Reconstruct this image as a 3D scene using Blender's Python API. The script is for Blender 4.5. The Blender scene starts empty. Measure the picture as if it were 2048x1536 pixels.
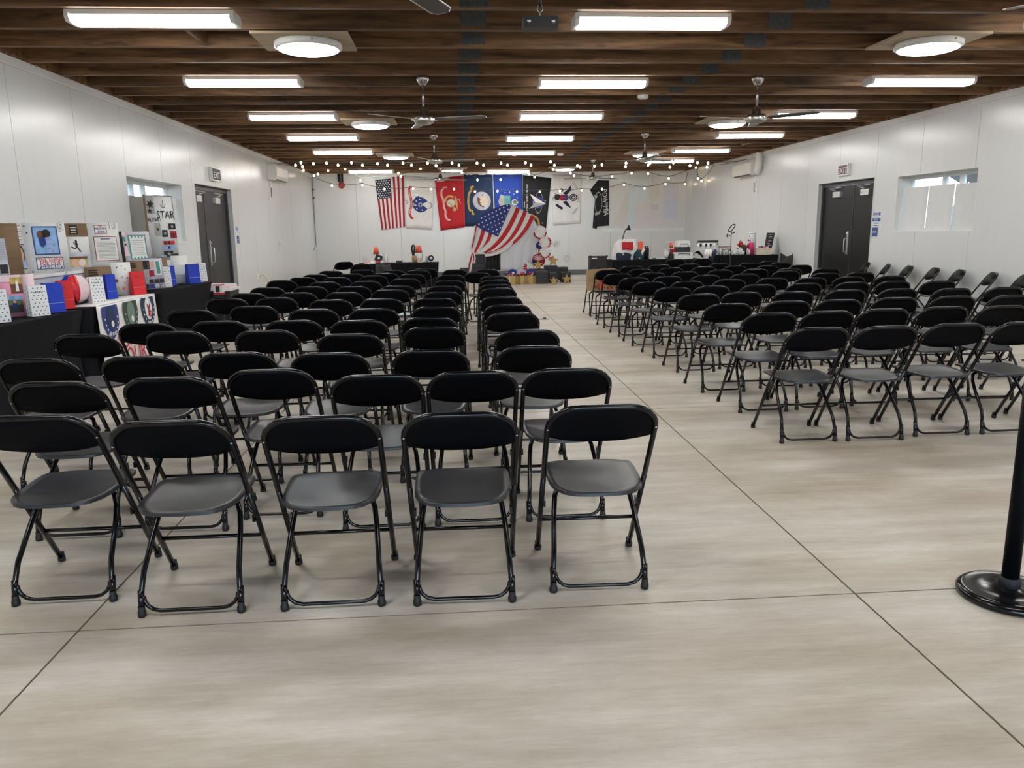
import bpy, math, random
from mathutils import Vector, Matrix
from mathutils.geometry import tessellate_polygon
random.seed(7)
S = bpy.context.scene
COL = S.collection
PI = math.pi

# ------------------------------------------------------------------ camera, light, exposure
F_PX, PITCH, YAW, ROLL, EYE = 1553.73, 0.197638, 0.0714497, 0.013671, 1.55
_fw = Vector((math.sin(YAW)*math.cos(PITCH), math.cos(YAW)*math.cos(PITCH), -math.sin(PITCH)))
_rt = Vector((math.cos(YAW), -math.sin(YAW), 0)); _dn = _fw.cross(_rt)
RT = _rt*math.cos(ROLL)+_dn*math.sin(ROLL); DN = -_rt*math.sin(ROLL)+_dn*math.cos(ROLL); FW = _fw
cam_d = bpy.data.cameras.new('camera'); cam = bpy.data.objects.new('camera', cam_d); COL.objects.link(cam)
cam_d.sensor_width = 36; cam_d.lens = F_PX/2048*36; cam_d.clip_end = 300; cam_d.clip_start = .05
cam.matrix_world = Matrix(((RT.x, -DN.x, -FW.x, 0), (RT.y, -DN.y, -FW.y, 0), (RT.z, -DN.z, -FW.z, EYE), (0, 0, 0, 1)))
S.camera = cam
S.view_settings.view_transform = 'Standard'; S.view_settings.look = 'None'
S.view_settings.gamma = 1; S.view_settings.use_curve_mapping = False
S.view_settings.exposure = 1.25
W = bpy.data.worlds.new('sky'); S.world = W; W.use_nodes = True
_n = W.node_tree.nodes; _bg = _n['Background']; _bg.inputs['Color'].default_value = (.62, .82, 1, 1); _bg.inputs['Strength'].default_value = 5.0
TUBE_E, ROUND_E, BULB_E = 11.5, 13.0, 5.0
S.cycles.max_bounces = 7; S.cycles.diffuse_bounces = 4; S.cycles.glossy_bounces = 3; S.cycles.transmission_bounces = 3
S.cycles.transparent_max_bounces = 6; S.cycles.caustics_reflective = False; S.cycles.caustics_refractive = False
S.cycles.use_denoising = True; S.cycles.sample_clamp_indirect = 4.0; S.cycles.use_adaptive_sampling = True

def ray(u, v): return RT*(u-1024)+DN*(v-768)+FW*F_PX
CAM = Vector((0, 0, EYE))
def at(u, v, Y): d = ray(u, v); return CAM+d*(Y/d.y)
def atX(u, v, X): d = ray(u, v); return CAM+d*(X/d.x)
def atZ(u, v, Z): d = ray(u, v); return CAM+d*((Z-EYE)/d.z)

# ------------------------------------------------------------------ materials
MATS = {}
def mat(name, col, rough=.5, metal=0, emis=0, ecol=None, noise=0, nscale=(8, 8, 8), bump=0, bscale=40, trans=0, alpha=1, sampling=None, spec=None):
    if name in MATS: return MATS[name]
    m = bpy.data.materials.new(name); m.use_nodes = True; nt = m.node_tree; b = nt.nodes['Principled BSDF']
    c = (*col, 1); b.inputs['Base Color'].default_value = c
    b.inputs['Roughness'].default_value = rough; b.inputs['Metallic'].default_value = metal
    if spec is not None: b.inputs['Specular IOR Level'].default_value = spec
    if trans: b.inputs['Transmission Weight'].default_value = trans
    if alpha < 1: b.inputs['Alpha'].default_value = alpha
    if emis:
        b.inputs['Emission Color'].default_value = (*(ecol or col), 1); b.inputs['Emission Strength'].default_value = emis
        if sampling: m.cycles.emission_sampling = sampling
    if noise or bump:
        tc = nt.nodes.new('ShaderNodeTexCoord'); mp = nt.nodes.new('ShaderNodeMapping'); mp.inputs['Scale'].default_value = nscale
        nt.links.new(tc.outputs['Object'], mp.inputs['Vector'])
        no = nt.nodes.new('ShaderNodeTexNoise'); no.inputs['Scale'].default_value = 1; no.inputs['Detail'].default_value = 5
        nt.links.new(mp.outputs['Vector'], no.inputs['Vector'])
        if noise:
            r = nt.nodes.new('ShaderNodeValToRGB')
            r.color_ramp.elements[0].position = .3; r.color_ramp.elements[1].position = .7
            r.color_ramp.elements[0].color = (*[max(0, x*(1-noise)) for x in col], 1)
            r.color_ramp.elements[1].color = (*[min(1, x*(1+noise)) for x in col], 1)
            nt.links.new(no.outputs['Fac'], r.inputs['Fac']); nt.links.new(r.outputs['Color'], b.inputs['Base Color'])
        if bump:
            n2 = nt.nodes.new('ShaderNodeTexNoise'); n2.inputs['Scale'].default_value = bscale/8; n2.inputs['Detail'].default_value = 3
            nt.links.new(mp.outputs['Vector'], n2.inputs['Vector'])
            bp_ = nt.nodes.new('ShaderNodeBump'); bp_.inputs['Strength'].default_value = bump; bp_.inputs['Distance'].default_value = .01
            nt.links.new(n2.outputs['Fac'], bp_.inputs['Height']); nt.links.new(bp_.outputs['Normal'], b.inputs['Normal'])
    MATS[name] = m; return m

def floor_mat():
    m = bpy.data.materials.new('sealed_concrete'); m.use_nodes = True; nt = m.node_tree; L = nt.links.new; N = nt.nodes.new
    b = nt.nodes['Principled BSDF']; tc = N('ShaderNodeTexCoord')
    def noise(scale, det, rough=.6):
        mp = N('ShaderNodeMapping'); mp.inputs['Scale'].default_value = scale; L(tc.outputs['Object'], mp.inputs['Vector'])
        n = N('ShaderNodeTexNoise'); n.inputs['Scale'].default_value = 1; n.inputs['Detail'].default_value = det; n.inputs['Roughness'].default_value = rough
        L(mp.outputs['Vector'], n.inputs['Vector']); return n.outputs['Fac']
    def ramp(f, a, ca, c, cb):
        r = N('ShaderNodeValToRGB'); r.color_ramp.elements[0].position = a; r.color_ramp.elements[1].position = c
        r.color_ramp.elements[0].color = (*ca, 1); r.color_ramp.elements[1].color = (*cb, 1); L(f, r.inputs['Fac']); return r.outputs['Color']
    def mix(mode, fac, a, c):
        x = N('ShaderNodeMix'); x.data_type = 'RGBA'; x.blend_type = mode; x.inputs['Factor'].default_value = fac
        L(a, x.inputs['A']); L(c, x.inputs['B']); return x.outputs['Result']
    base = ramp(noise((.55, 1.5, 1), 6, .68), .32, FLOOR_A, .6, FLOOR_B)
    streak = ramp(noise((.8, 7, 1), 5, .7), .32, (.74, .71, .66), .62, (1.0, 1.0, 1.0))
    fine = ramp(noise((7, 60, 1), 6, .85), .3, (.74, .72, .69), .62, (1, 1, 1))
    sp = ramp(noise((35, 35, 1), 2, .5), .70, (1, 1, 1), .79, (.72, .66, .6))
    c = mix('MULTIPLY', .8, base, streak); c = mix('MULTIPLY', .6, c, fine); c = mix('MULTIPLY', .35, c, sp)
    L(c, b.inputs['Base Color'])
    rr = N('ShaderNodeMapRange'); rr.inputs['To Min'].default_value = .30; rr.inputs['To Max'].default_value = .6
    L(noise((1.5, 5, 1), 4), rr.inputs['Value']); L(rr.outputs['Result'], b.inputs['Roughness'])
    b.inputs['Specular IOR Level'].default_value = .35
    bp_ = N('ShaderNodeBump'); bp_.inputs['Strength'].default_value = .12; bp_.inputs['Distance'].default_value = .004
    L(noise((20, 90, 1), 3), bp_.inputs['Height']); L(bp_.outputs['Normal'], b.inputs['Normal'])
    return m
FLOOR_A, FLOOR_B = (.50, .425, .335), (.70, .655, .585)
M_FLOOR = floor_mat()
def wood_mat(name, dark, light, seed):
    m = bpy.data.materials.new(name); m.use_nodes = True; nt = m.node_tree; L = nt.links.new; N = nt.nodes.new
    b = nt.nodes['Principled BSDF']; tc = N('ShaderNodeTexCoord'); mp = N('ShaderNodeMapping')
    oi = N('ShaderNodeObjectInfo'); add = N('ShaderNodeVectorMath'); mul = N('ShaderNodeMath'); mul.operation = 'MULTIPLY'; mul.inputs[1].default_value = 37
    L(oi.outputs['Random'], mul.inputs[0]); L(tc.outputs['Object'], add.inputs[0]); L(mul.outputs[0], add.inputs[1]); L(add.outputs[0], mp.inputs['Vector'])
    mp.inputs['Scale'].default_value = (.9, 11, 11)
    n = N('ShaderNodeTexNoise'); n.inputs['Scale'].default_value = 1.4; n.inputs['Detail'].default_value = 6; n.inputs['Roughness'].default_value = .65; n.inputs['Distortion'].default_value = .5
    L(mp.outputs['Vector'], n.inputs['Vector'])
    r = N('ShaderNodeValToRGB'); r.color_ramp.elements[0].position = .34; r.color_ramp.elements[1].position = .68
    r.color_ramp.elements[0].color = (*dark, 1); r.color_ramp.elements[1].color = (*light, 1); L(n.outputs['Fac'], r.inputs['Fac'])
    mp2 = N('ShaderNodeMapping'); mp2.inputs['Scale'].default_value = (2.2, 9, 9); L(add.outputs[0], mp2.inputs['Vector'])
    v = N('ShaderNodeTexVoronoi'); v.inputs['Scale'].default_value = 1; L(mp2.outputs['Vector'], v.inputs['Vector'])
    r2 = N('ShaderNodeValToRGB'); r2.color_ramp.elements[0].position = .06; r2.color_ramp.elements[1].position = .2
    r2.color_ramp.elements[0].color = (.25, .2, .18, 1); r2.color_ramp.elements[1].color = (1, 1, 1, 1); L(v.outputs['Distance'], r2.inputs['Fac'])
    x = N('ShaderNodeMix'); x.data_type = 'RGBA'; x.blend_type = 'MULTIPLY'; x.inputs['Factor'].default_value = .7
    L(r.outputs['Color'], x.inputs['A']); L(r2.outputs['Color'], x.inputs['B']); hs = N('ShaderNodeHueSaturation'); mr = N('ShaderNodeMapRange'); mr.inputs['To Min'].default_value = .72; mr.inputs['To Max'].default_value = 1.4; hs.inputs['Saturation'].default_value = 1.0
    L(oi.outputs['Random'], mr.inputs['Value']); L(mr.outputs['Result'], hs.inputs['Value']); L(x.outputs['Result'], hs.inputs['Color']); L(hs.outputs['Color'], b.inputs['Base Color'])
    b.inputs['Roughness'].default_value = .6; MATS[name] = m; return m
M_JOIST = wood_mat('stained_joist', (.066, .032, .014), (.28, .150, .068), 1)
M_DECK = wood_mat('deck_boards', (.10, .05, .025), (.22, .12, .06), 2)
M_PLY = mat('plywood', (.48, .37, .25), .6, noise=.15, nscale=(3, 14, 3))
M_WALL = mat('white_painted_plywood', (.755, .768, .772), .25, noise=.012, nscale=(9, 9, 1.0), bump=.07, bscale=12)
M_GROOVE = mat('wall_seam', (.16, .155, .15), .8, noise=.05)
M_TRIMW = mat('white_trim_paint', (.78, .77, .74), .4, noise=.03, nscale=(2, 20, 20), bump=.1)
M_DOOR = mat('charcoal_door_paint', (.013, .013, .014), .36, spec=.35, noise=.08, nscale=(6, 6, 2))
M_DFRAME = mat('door_frame_grey', (.045, .045, .046), .35, noise=.05)
M_JAMB = mat('light_grey_jamb', (.55, .55, .54), .4, noise=.04)
M_BASEB = mat('grey_vinyl_base', (.13, .14, .15), .5, noise=.06)
M_CHR = mat('brushed_steel', (.62, .6, .57), .28, 1, noise=.08, nscale=(30, 30, 3))
M_ALU = mat('aluminium', (.7, .7, .7), .4, 1, noise=.05)
M_BLKP = mat('black_plastic', (.003, .0033, .005), .45, noise=.15, nscale=(30, 30, 30), bump=.08, bscale=200, spec=.07)
M_SEAT = mat('charcoal_seat_plastic', (.024, .025, .029), .34, noise=.1, nscale=(12, 12, 12), bump=.1, bscale=300, spec=.5)
M_BLKM = mat('black_gloss_tube', (.003, .003, .004), .2, 0, noise=.1, nscale=(20, 20, 20), spec=.42)
M_RUB = mat('black_rubber', (.007, .007, .007), .6, noise=.1)
M_RIV = mat('rivet', (.6, .6, .6), .3, 1, noise=.05)
M_CLOTH = mat('black_stretch_cloth', (.0065, .007, .009), .85, spec=.15, noise=.2, nscale=(20, 20, 20), bump=.1)
M_CLOTHN = mat('navy_cloth', (.02, .025, .05), .85, noise=.2)
M_WHITE = mat('white_plastic', (.82, .82, .8), .35, noise=.02)
M_OFFW = mat('offwhite_casing', (.76, .74, .69), .4, noise=.02)
M_TUBE = mat('lit_wraparound_lens', (1, 1, 1), .5, emis=TUBE_E, ecol=(1, .975, .93), noise=.01)
M_ROUND = mat('lit_round_lens', (1, 1, 1), .5, emis=ROUND_E, ecol=(.93, .98, 1), noise=.01)
M_BULB = mat('warm_bulb', (1, .85, .6), .4, emis=BULB_E, ecol=(1, .78, .5), noise=.01, sampling='NONE')
M_WIRE = mat('dark_cable', (.05, .06, .05), .6, noise=.1)
M_GLASS = mat('window_glass', (.8, .95, .97), .02, trans=1, noise=.01, alpha=.35)
M_VINYL = mat('white_vinyl', (.85, .86, .84), .4, noise=.02)
M_FOAMB = mat('white_foam_board', (.74, .75, .75), .6, noise=.02)
M_CARD = mat('brown_cardboard', (.20, .125, .065), .8, noise=.1, nscale=(3, 3, 30))
M_RED = mat('red_cloth', (.55, .012, .022), .7, noise=.1)
M_REDB = mat('bright_red_paper', (.72, .02, .03), .35, noise=.08)
M_BLUEB = mat('royal_blue_foil', (.008, .045, .50), .25, noise=.15, nscale=(14, 14, 4))
M_FWHITE = mat('white_cloth', (.80, .79, .77), .8, noise=.05, nscale=(20, 20, 6), bump=.1)
M_FRED = mat('flag_red', (.32, .012, .03), .8, noise=.1)
M_FPINK = mat('flag_white_stripe', (.78, .66, .66), .8, noise=.05)
M_FNAVY = mat('flag_navy', (.012, .018, .05), .8, noise=.1)
M_NAVY = mat('navy_flag_blue', (.012, .032, .09), .8, noise=.15, nscale=(20, 1, 2))
M_AF = mat('royal_flag_blue', (.012, .05, .33), .8, noise=.12, nscale=(20, 1, 2))
M_BLKF = mat('black_flag', (.012, .012, .015), .8, noise=.15)
M_MAR = mat('scarlet_flag', (.50, .015, .022), .8, noise=.1, nscale=(15, 1, 2))
M_GOLD = mat('gold_print', (.55, .36, .09), .6, noise=.2, nscale=(30, 30, 30))
M_SCROLL = mat('pink_white_scroll', (.8, .42, .4), .7, noise=.08)
M_GREYP = mat('grey_print', (.38, .38, .36), .7, noise=.25, nscale=(40, 40, 40))
M_LILAC = mat('lilac_print', (.50, .50, .62), .7, noise=.12)
M_DBLUE = mat('deep_blue_print', (.02, .04, .22), .7, noise=.15)
M_BLK = mat('black_print', (.015, .015, .018), .7, noise=.1)
M_REDP = mat('red_print', (.55, .03, .05), .7, noise=.05)
M_TEAL = mat('teal_print', (.10, .32, .30), .7, noise=.12)
M_SKYP = mat('sky_photo_blue', (.25, .45, .75), .5, noise=.25, nscale=(20, 20, 9))
M_PHBLUE = mat('uniform_photo_blue', (.30, .42, .72), .5, noise=.25, nscale=(30, 30, 30))
M_FRB = mat('frame_blue', (.035, .07, .22), .6, noise=.05)
M_SHADEB = mat('backlit_shade_board', (.27, .26, .24), .7, noise=.05)  # white board with its backlit shade put into the colour
M_GREEN = mat('foliage_photo_green', (.13, .17, .07), .6, noise=.4, nscale=(40, 40, 40))
M_TAN = mat('skin_photo_tan', (.72, .42, .30), .6, noise=.1)
M_BROWNP = mat('brown_photo', (.16, .06, .03), .6, noise=.3, nscale=(30, 30, 30))
M_PINK = mat('pink_board', (.80, .33, .46), .6, noise=.05)
M_LPINK = mat('pale_pink_paper', (.82, .62, .66), .6, noise=.04)
M_YEL = mat('yellow_green_photo', (.55, .50, .10), .6, noise=.3, nscale=(30, 30, 30))
M_GRN = mat('army_green_print', (.035, .07, .045), .7, noise=.2)
M_BIN = mat('translucent_bin', (.55, .58, .62), .3, noise=.05)
M_CORAL = mat('coral_shade', (.85, .14, .07), .5, noise=.05)
M_SIGNB = mat('blue_sign', (.03, .10, .36), .4, noise=.04)
M_EXIT = mat('exit_red', (.12, .012, .018), .4, noise=.1)
M_GOLDG = mat('gold_glitter', (.45, .29, .09), .45, .3, noise=.3, nscale=(60, 60, 60))
M_SEQ = mat('white_sequin_cloth', (.72, .74, .78), .45, noise=.10, nscale=(50, 50, 50), bump=.3, bscale=120)
M_KRAFT = mat('kraft_paper', (.40, .26, .135), .75, noise=.06)
M_DGREY = mat('dark_grey_plastic', (.022, .023, .025), .5, noise=.1)
M_REDF = mat('bell_red', (.40, .05, .05), .45, noise=.05)
M_BLADE = mat('fan_blade_grey', (.10, .10, .105), .3, .5, noise=.05)
M_PLATE = mat('galvanised_nail_plate', (.10, .11, .115), .5, .15, noise=.25, nscale=(60, 20, 20), bump=.5, bscale=200)
M_MAGENTA = mat('magenta_cup', (.72, .03, .18), .4, noise=.05)
M_CLEAR = mat('clear_plastic', (.75, .78, .8), .15, noise=.05, alpha=.5)
M_CREAM = mat('cream_paper', (.70, .62, .48), .7, noise=.12, nscale=(20, 20, 20))
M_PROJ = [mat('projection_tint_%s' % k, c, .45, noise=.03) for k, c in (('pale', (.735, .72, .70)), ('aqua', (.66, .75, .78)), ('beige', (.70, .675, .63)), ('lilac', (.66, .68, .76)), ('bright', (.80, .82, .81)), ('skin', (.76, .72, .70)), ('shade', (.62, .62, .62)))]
M_CONC2 = mat('joint_dirt', (.09, .065, .05), .9, noise=.2)
M_OUTW = mat('outside_timber', (.42, .5, .52), .7, noise=.15)

# ------------------------------------------------------------------ mesh builder
def wo(o):
    v = Vector((0, 0, 0))
    while o: v += o.location; o = o.parent
    return v
def tag(o, label=None, cat=None, group=None, kind=None):
    if label: o['label'] = label
    if cat: o['category'] = cat
    if group: o['group'] = group
    if kind: o['kind'] = kind
    return o
def thing(name, label, cat, loc=(0, 0, 0), group=None):
    o = bpy.data.objects.new(name, None); COL.objects.link(o); o.location = loc; o.empty_display_size = .1
    return tag(o, label, cat, group)
class MB:
    def __init__(s): s.v = []; s.f = []; s.m = []; s.mats = []; s.sm = []
    def mi(s, m):
        if m not in s.mats: s.mats.append(m)
        return s.mats.index(m)
    def add(s, vs, fs, m, smooth=False):
        b = len(s.v); k = s.mi(m); s.v += [Vector(x) for x in vs]
        for f in fs: s.f.append([b+i for i in f]); s.m.append(k); s.sm.append(smooth)
        return s
    def box(s, c, d, m, R=None, taper=1):
        x, y, z = d[0]/2, d[1]/2, d[2]/2; c = Vector(c); vs = []
        for dz in (-1, 1):
            t = taper if dz > 0 else 1
            for a, b in ((-1, -1), (1, -1), (1, 1), (-1, 1)):
                p = Vector((a*x*t, b*y*t, dz*z)); vs.append(c+(R @ p if R else p))
        return s.add(vs, [(3, 2, 1, 0), (4, 5, 6, 7), (0, 1, 5, 4), (1, 2, 6, 5), (2, 3, 7, 6), (3, 0, 4, 7)], m)
    def b2(s, a, b, m):
        a = Vector(a); b = Vector(b); return s.box((a+b)/2, (abs(b.x-a.x), abs(b.y-a.y), abs(b.z-a.z)), m)
    def tube(s, pts, r, m, n=8, closed=False, caps=True):
        pts = [Vector(p) for p in pts]; N = len(pts); rs = r if isinstance(r, (list, tuple)) else [r]*N
        vs = []; ref = None
        for i in range(N):
            if closed: t = pts[(i+1) % N]-pts[i-1]
            else: t = pts[min(i+1, N-1)]-pts[max(i-1, 0)]
            t.normalize()
            if ref is None: ref = Vector((0, 0, 1)) if abs(t.z) < .9 else Vector((1, 0, 0))
            a = t.cross(ref)
            if a.length < 1e-4: a = t.cross(Vector((0, 1, 0)))
            a.normalize(); b = t.cross(a).normalized(); ref = -b if b.dot(-ref) > b.dot(ref) else b
            ref = b if ref.dot(b) > 0 else -b
            a = ref.cross(t).normalized()
            for k in range(n):
                q = 2*PI*k/n; vs.append(pts[i]+(a*math.cos(q)+ref*math.sin(q))*rs[i])
        fs = []
        for i in range(N if closed else N-1):
            j = (i+1) % N
            for k in range(n): fs.append((i*n+k, i*n+(k+1) % n, j*n+(k+1) % n, j*n+k))
        if caps and not closed: fs += [tuple(range(n-1, -1, -1)), tuple((N-1)*n+k for k in range(n))]
        return s.add(vs, fs, m, True)
    def lathe(s, prof, c, m, n=16, axis=None, smooth=True):
        c = Vector(c); R = Vector((0, 0, 1)).rotation_difference(Vector(axis)).to_matrix() if axis is not None else Matrix.Identity(3)
        vs = []
        for r, z in prof:
            for k in range(n): vs.append(c+R @ Vector((r*math.cos(2*PI*k/n), r*math.sin(2*PI*k/n), z)))
        fs = [(i*n+k, i*n+(k+1) % n, (i+1)*n+(k+1) % n, (i+1)*n+k) for i in range(len(prof)-1) for k in range(n)]
        fs += [tuple(range(n-1, -1, -1)), tuple((len(prof)-1)*n+k for k in range(n))]
        return s.add(vs, fs, m, smooth)
    def ball(s, c, r, m, n=10, sc=(1, 1, 1)):
        prof = [(max(1e-4, r*math.sin(PI*i/n)), -r*math.cos(PI*i/n)) for i in range(n+1)]
        b = len(s.v); s.lathe(prof, (0, 0, 0), m, n*2 if n < 10 else 16)
        for i in range(b, len(s.v)): p = s.v[i]; s.v[i] = Vector((p.x*sc[0]+c[0], p.y*sc[1]+c[1], p.z*sc[2]+c[2]))
        return s
    def grid(s, fn, nu, nv, m, th=0, smooth=True):
        """surface fn(u,v) with thickness th along its normal"""
        P = [[Vector(fn(i/nu, j/nv)) for i in range(nu+1)] for j in range(nv+1)]
        fl = [p for r in P for p in r]; w = nu+1
        q = [(j*w+i, j*w+i+1, (j+1)*w+i+1, (j+1)*w+i) for j in range(nv) for i in range(nu)]
        if not th: return s.add(fl, q, m, smooth)
        nrm = []
        for j in range(nv+1):
            for i in range(nu+1):
                du = P[j][min(i+1, nu)]-P[j][max(i-1, 0)]; dv = P[min(j+1, nv)][i]-P[max(j-1, 0)][i]
                n = du.cross(dv); nrm.append(n.normalized() if n.length > 1e-9 else Vector((0, 0, 1)))
        back = [p-n*th for p, n in zip(fl, nrm)]; K = len(fl)
        s.add(fl+back, q+[tuple(K+i for i in reversed(f)) for f in q], m, smooth)
        e = [i for i in range(w)], [nv*w+i for i in range(w)], [j*w for j in range(nv+1)], [j*w+nu for j in range(nv+1)]
        for k, ed in enumerate(e):
            for a, b in zip(ed, ed[1:]):
                s.f.append([len(s.v)-2*K+x for x in ((b, a, K+a, K+b) if k in (0, 3) else (a, b, K+b, K+a))][::1]); s.m.append(s.mi(m)); s.sm.append(False)
        return s
    def poly(s, pts, m, th=0):
        pts = [Vector(p) for p in pts]; tri = tessellate_polygon([pts]); n = Vector((0, 0, 0))
        for i in range(len(pts)): n += pts[i].cross(pts[(i+1) % len(pts)])
        n.normalize(); fs = []
        for t in tri:
            a, b, c = (pts[i] for i in t); fs.append(tuple(t) if (b-a).cross(c-a).dot(n) > 0 else tuple(reversed(t)))
        if not th: return s.add(pts, fs, m)
        K = len(pts); s.add(pts+[p-n*th for p in pts], fs+[tuple(K+i for i in reversed(f)) for f in fs]+[(i, K+i, K+(i+1) % K, (i+1) % K) for i in range(K)], m)
        return s
    def build(s, name, parent=None, loc=None):
        me = bpy.data.meshes.new(name); o = wo(parent) if parent else Vector(loc or (0, 0, 0))
        me.from_pydata([tuple(v-o) for v in s.v], [], [list(f) for f in s.f])
        for m in s.mats: me.materials.append(m)
        me.polygons.foreach_set('material_index', s.m); me.polygons.foreach_set('use_smooth', s.sm); me.update()
        ob = bpy.data.objects.new(name, me); COL.objects.link(ob)
        if parent: ob.parent = parent
        else: ob.location = o
        return ob
def struct(mb, name, parent=None):
    o = mb.build(name, parent)
    if not parent: o['kind'] = 'structure'
    return o
def dup(root, loc=None, rz=None, label=None, group=None):
    r = root.copy(); COL.objects.link(r)
    if loc is not None: r.location = loc
    if rz is not None: r.rotation_euler = (0, 0, rz)
    if label: r['label'] = label
    if group: r['group'] = group
    for ch in list(root.children):
        c = ch.copy(); COL.objects.link(c); c.parent = r
        for g in ch.children:
            d = g.copy(); COL.objects.link(d); d.parent = c
    return r
def text(name, s, pos, right, up, size, m, parent, align='CENTER', sx=1.0):
    cu = bpy.data.curves.new(name, 'FONT'); cu.body = s; cu.size = size; cu.align_x = align; cu.align_y = 'CENTER'; cu.extrude = .0008; cu.resolution_u = 2
    cu.materials.append(m); o = bpy.data.objects.new(name, cu); COL.objects.link(o); o.parent = parent
    r = Vector(right).normalized(); u = Vector(up).normalized(); n = r.cross(u).normalized(); u = n.cross(r)
    p = Vector(pos)-wo(parent)
    o.matrix_basis = Matrix(((r.x*sx, u.x, n.x, p.x), (r.y*sx, u.y, n.y, p.y), (r.z*sx, u.z, n.z, p.z), (0, 0, 0, 1)))
    return o
class Quad:
    """a (slightly waving) sheet between four corners; pt(u,v,off) with v up and off towards the viewer"""
    def __init__(s, bl, br, tr, tl, wave=0, waves=3):
        s.c = [Vector(x) for x in (bl, br, tr, tl)]; s.w = wave; s.k = waves
        s.n = (s.c[1]-s.c[0]).cross(s.c[3]-s.c[0]).normalized()
    def pt(s, u, v, off=0):
        a, b, c, d = s.c; p = (a*(1-u)+b*u)*(1-v)+(d*(1-u)+c*u)*v
        return p+s.n*(off+s.w*math.sin(u*s.k*2*PI+v*2)*(1.15-v))
    def sheet(s, mb, m, nu=12, nv=8, th=.004): return mb.grid(lambda u, v: s.pt(u, v), nu, nv, m, th)
    def patch(s, mb, u0, v0, u1, v1, m, off=.004, nu=4, nv=4): return mb.grid(lambda u, v: s.pt(u0+(u1-u0)*u, v0+(v1-v0)*v, off), nu, nv, m)
    def poly(s, mb, pts, m, off=.006): return mb.poly([s.pt(u, v, off) for u, v in pts], m)
    def W(s): return (s.c[1]-s.c[0]).length
    def Hh(s): return (s.c[3]-s.c[0]).length
    def disc(s, mb, u, v, r, m, off=.006, n=20, a0=0, a1=2*PI, ri=0, ry=None):
        """disc/ring with radius r in metres"""
        w, h = s.W(), s.Hh(); ry = ry or r
        if ri:
            vs = []
            for k in range(n+1):
                q = a0+(a1-a0)*k/n
                for t in (1, ri): vs.append(s.pt(u+r*t*math.cos(q)/w, v+ry*t*math.sin(q)/h, off))
            return mb.add(vs, [(2*k, 2*k+2, 2*k+3, 2*k+1) for k in range(n)], m)
        return mb.poly([s.pt(u+r*math.cos(2*PI*k/n)/w, v+ry*math.sin(2*PI*k/n)/h, off) for k in range(n)], m)
    def star(s, mb, u, v, r, m, off=.006, rot=0, n=5, ri=.42):
        w, h = s.W(), s.Hh()
        return mb.poly([s.pt(u+r*(1 if k % 2 == 0 else ri)*math.sin(rot+PI*k/n)/w, v+r*(1 if k % 2 == 0 else ri)*math.cos(rot+PI*k/n)/h, off) for k in range(2*n)], m)
    def band(s, mb, path, wd, m, off=.006):
        """ribbon of half width wd (metres) along uv path"""
        w, h = s.W(), s.Hh(); vs = []
        for i in range(len(path)):
            a = path[max(i-1, 0)]; b = path[min(i+1, len(path)-1)]; dx, dy = (b[0]-a[0])*w, (b[1]-a[1])*h; l = math.hypot(dx, dy) or 1
            nx, ny = -dy/l, dx/l
            for sg in (-1, 1): vs.append(s.pt(path[i][0]+sg*nx*wd/w, path[i][1]+sg*ny*wd/h, off))
        return mb.add(vs, [(2*i+1, 2*i, 2*i+2, 2*i+3) for i in range(len(path)-1)], m)
    def axes(s): return (s.c[1]-s.c[0]).normalized(), (s.c[3]-s.c[0]).normalized()
    def text(s, st, u, v, size, m, parent, rot=0, name='lettering', off=.012, sx=1.0):
        r, up = s.axes(); up = (up-r*up.dot(r)).normalized(); c, d = math.cos(rot), math.sin(rot)
        return text(name, st, s.pt(u, v, off), r*c+up*d, up*c-r*d, size, m, parent, sx=sx)

# ================================================================== THE ROOM
XL, XR, YB, YF, ZT, ZJ = -4.497, 7.788, -5.0, 26.15, 3.26, 3.35
# floor slabs with sawn joints
JX = [-4.6, -1.535, 1.67, 4.87, 7.9]
JY = [-5.1, -.54, 2.967, 6.467, 9.967, 13.467, 16.967, 20.467, 26.3]
g = .009; mb = MB()
for a, b in zip(JX, JX[1:]):
    for c, d in zip(JY, JY[1:]): mb.b2((a+g/2, c+g/2, -.05), (b-g/2, d-g/2, 0), M_FLOOR)
mb.b2((-4.7, -5.2, -.12), (8, 26.4, -.052), M_CONC2)
for x in JX[1:-1]: mb.b2((x-g/2, -5.1, -.05), (x+g/2, 26.2, -.004), M_CONC2)
for y in JY[1:-1]: mb.b2((-4.6, y-g/2, -.05), (7.9, y+g/2, -.0041), M_CONC2)
struct(mb, 'floor')

def wall(name, axis, pos, sgn, t0, t1, z1, seams, holes, gm=None):
    """panelled wall: axis 'x' = wall in plane x=pos running along y. sgn = +1 when the room is on the + side"""
    mb = MB(); T = .018; G = .008
    def slab(a, b, za, zb, d0, d1, m):
        lo, hi = pos-sgn*d1, pos-sgn*d0
        if axis == 'x': mb.b2((lo, a, za), (hi, b, zb), m)
        else: mb.b2((a, lo, za), (b, hi, zb), m)
    def cut(a, b, d0, d1, m):
        hs = sorted([h for h in holes if h[0] < b and h[1] > a]); cur = a
        for h in hs:
            ha, hb = max(h[0], a), min(h[1], b)
            if ha > cur+1e-4: slab(cur, ha, 0, z1, d0, d1, m)
            if h[2] > .001: slab(ha, hb, 0, h[2], d0, d1, m)
            if h[3] < z1: slab(ha, hb, h[3], z1, d0, d1, m)
            cur = hb
        if b > cur+1e-4: slab(cur, b, 0, z1, d0, d1, m)
    ss = [t0]+[s for s in seams if t0 < s < t1]+[t1]
    for a, b in zip(ss, ss[1:]): cut(a+G/2, b-G/2, 0, T, M_WALL)
    z1 = 3.64
    cut(t0, t1, T+.001, .25, gm or M_GROOVE)
    return struct(mb, name)
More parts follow.
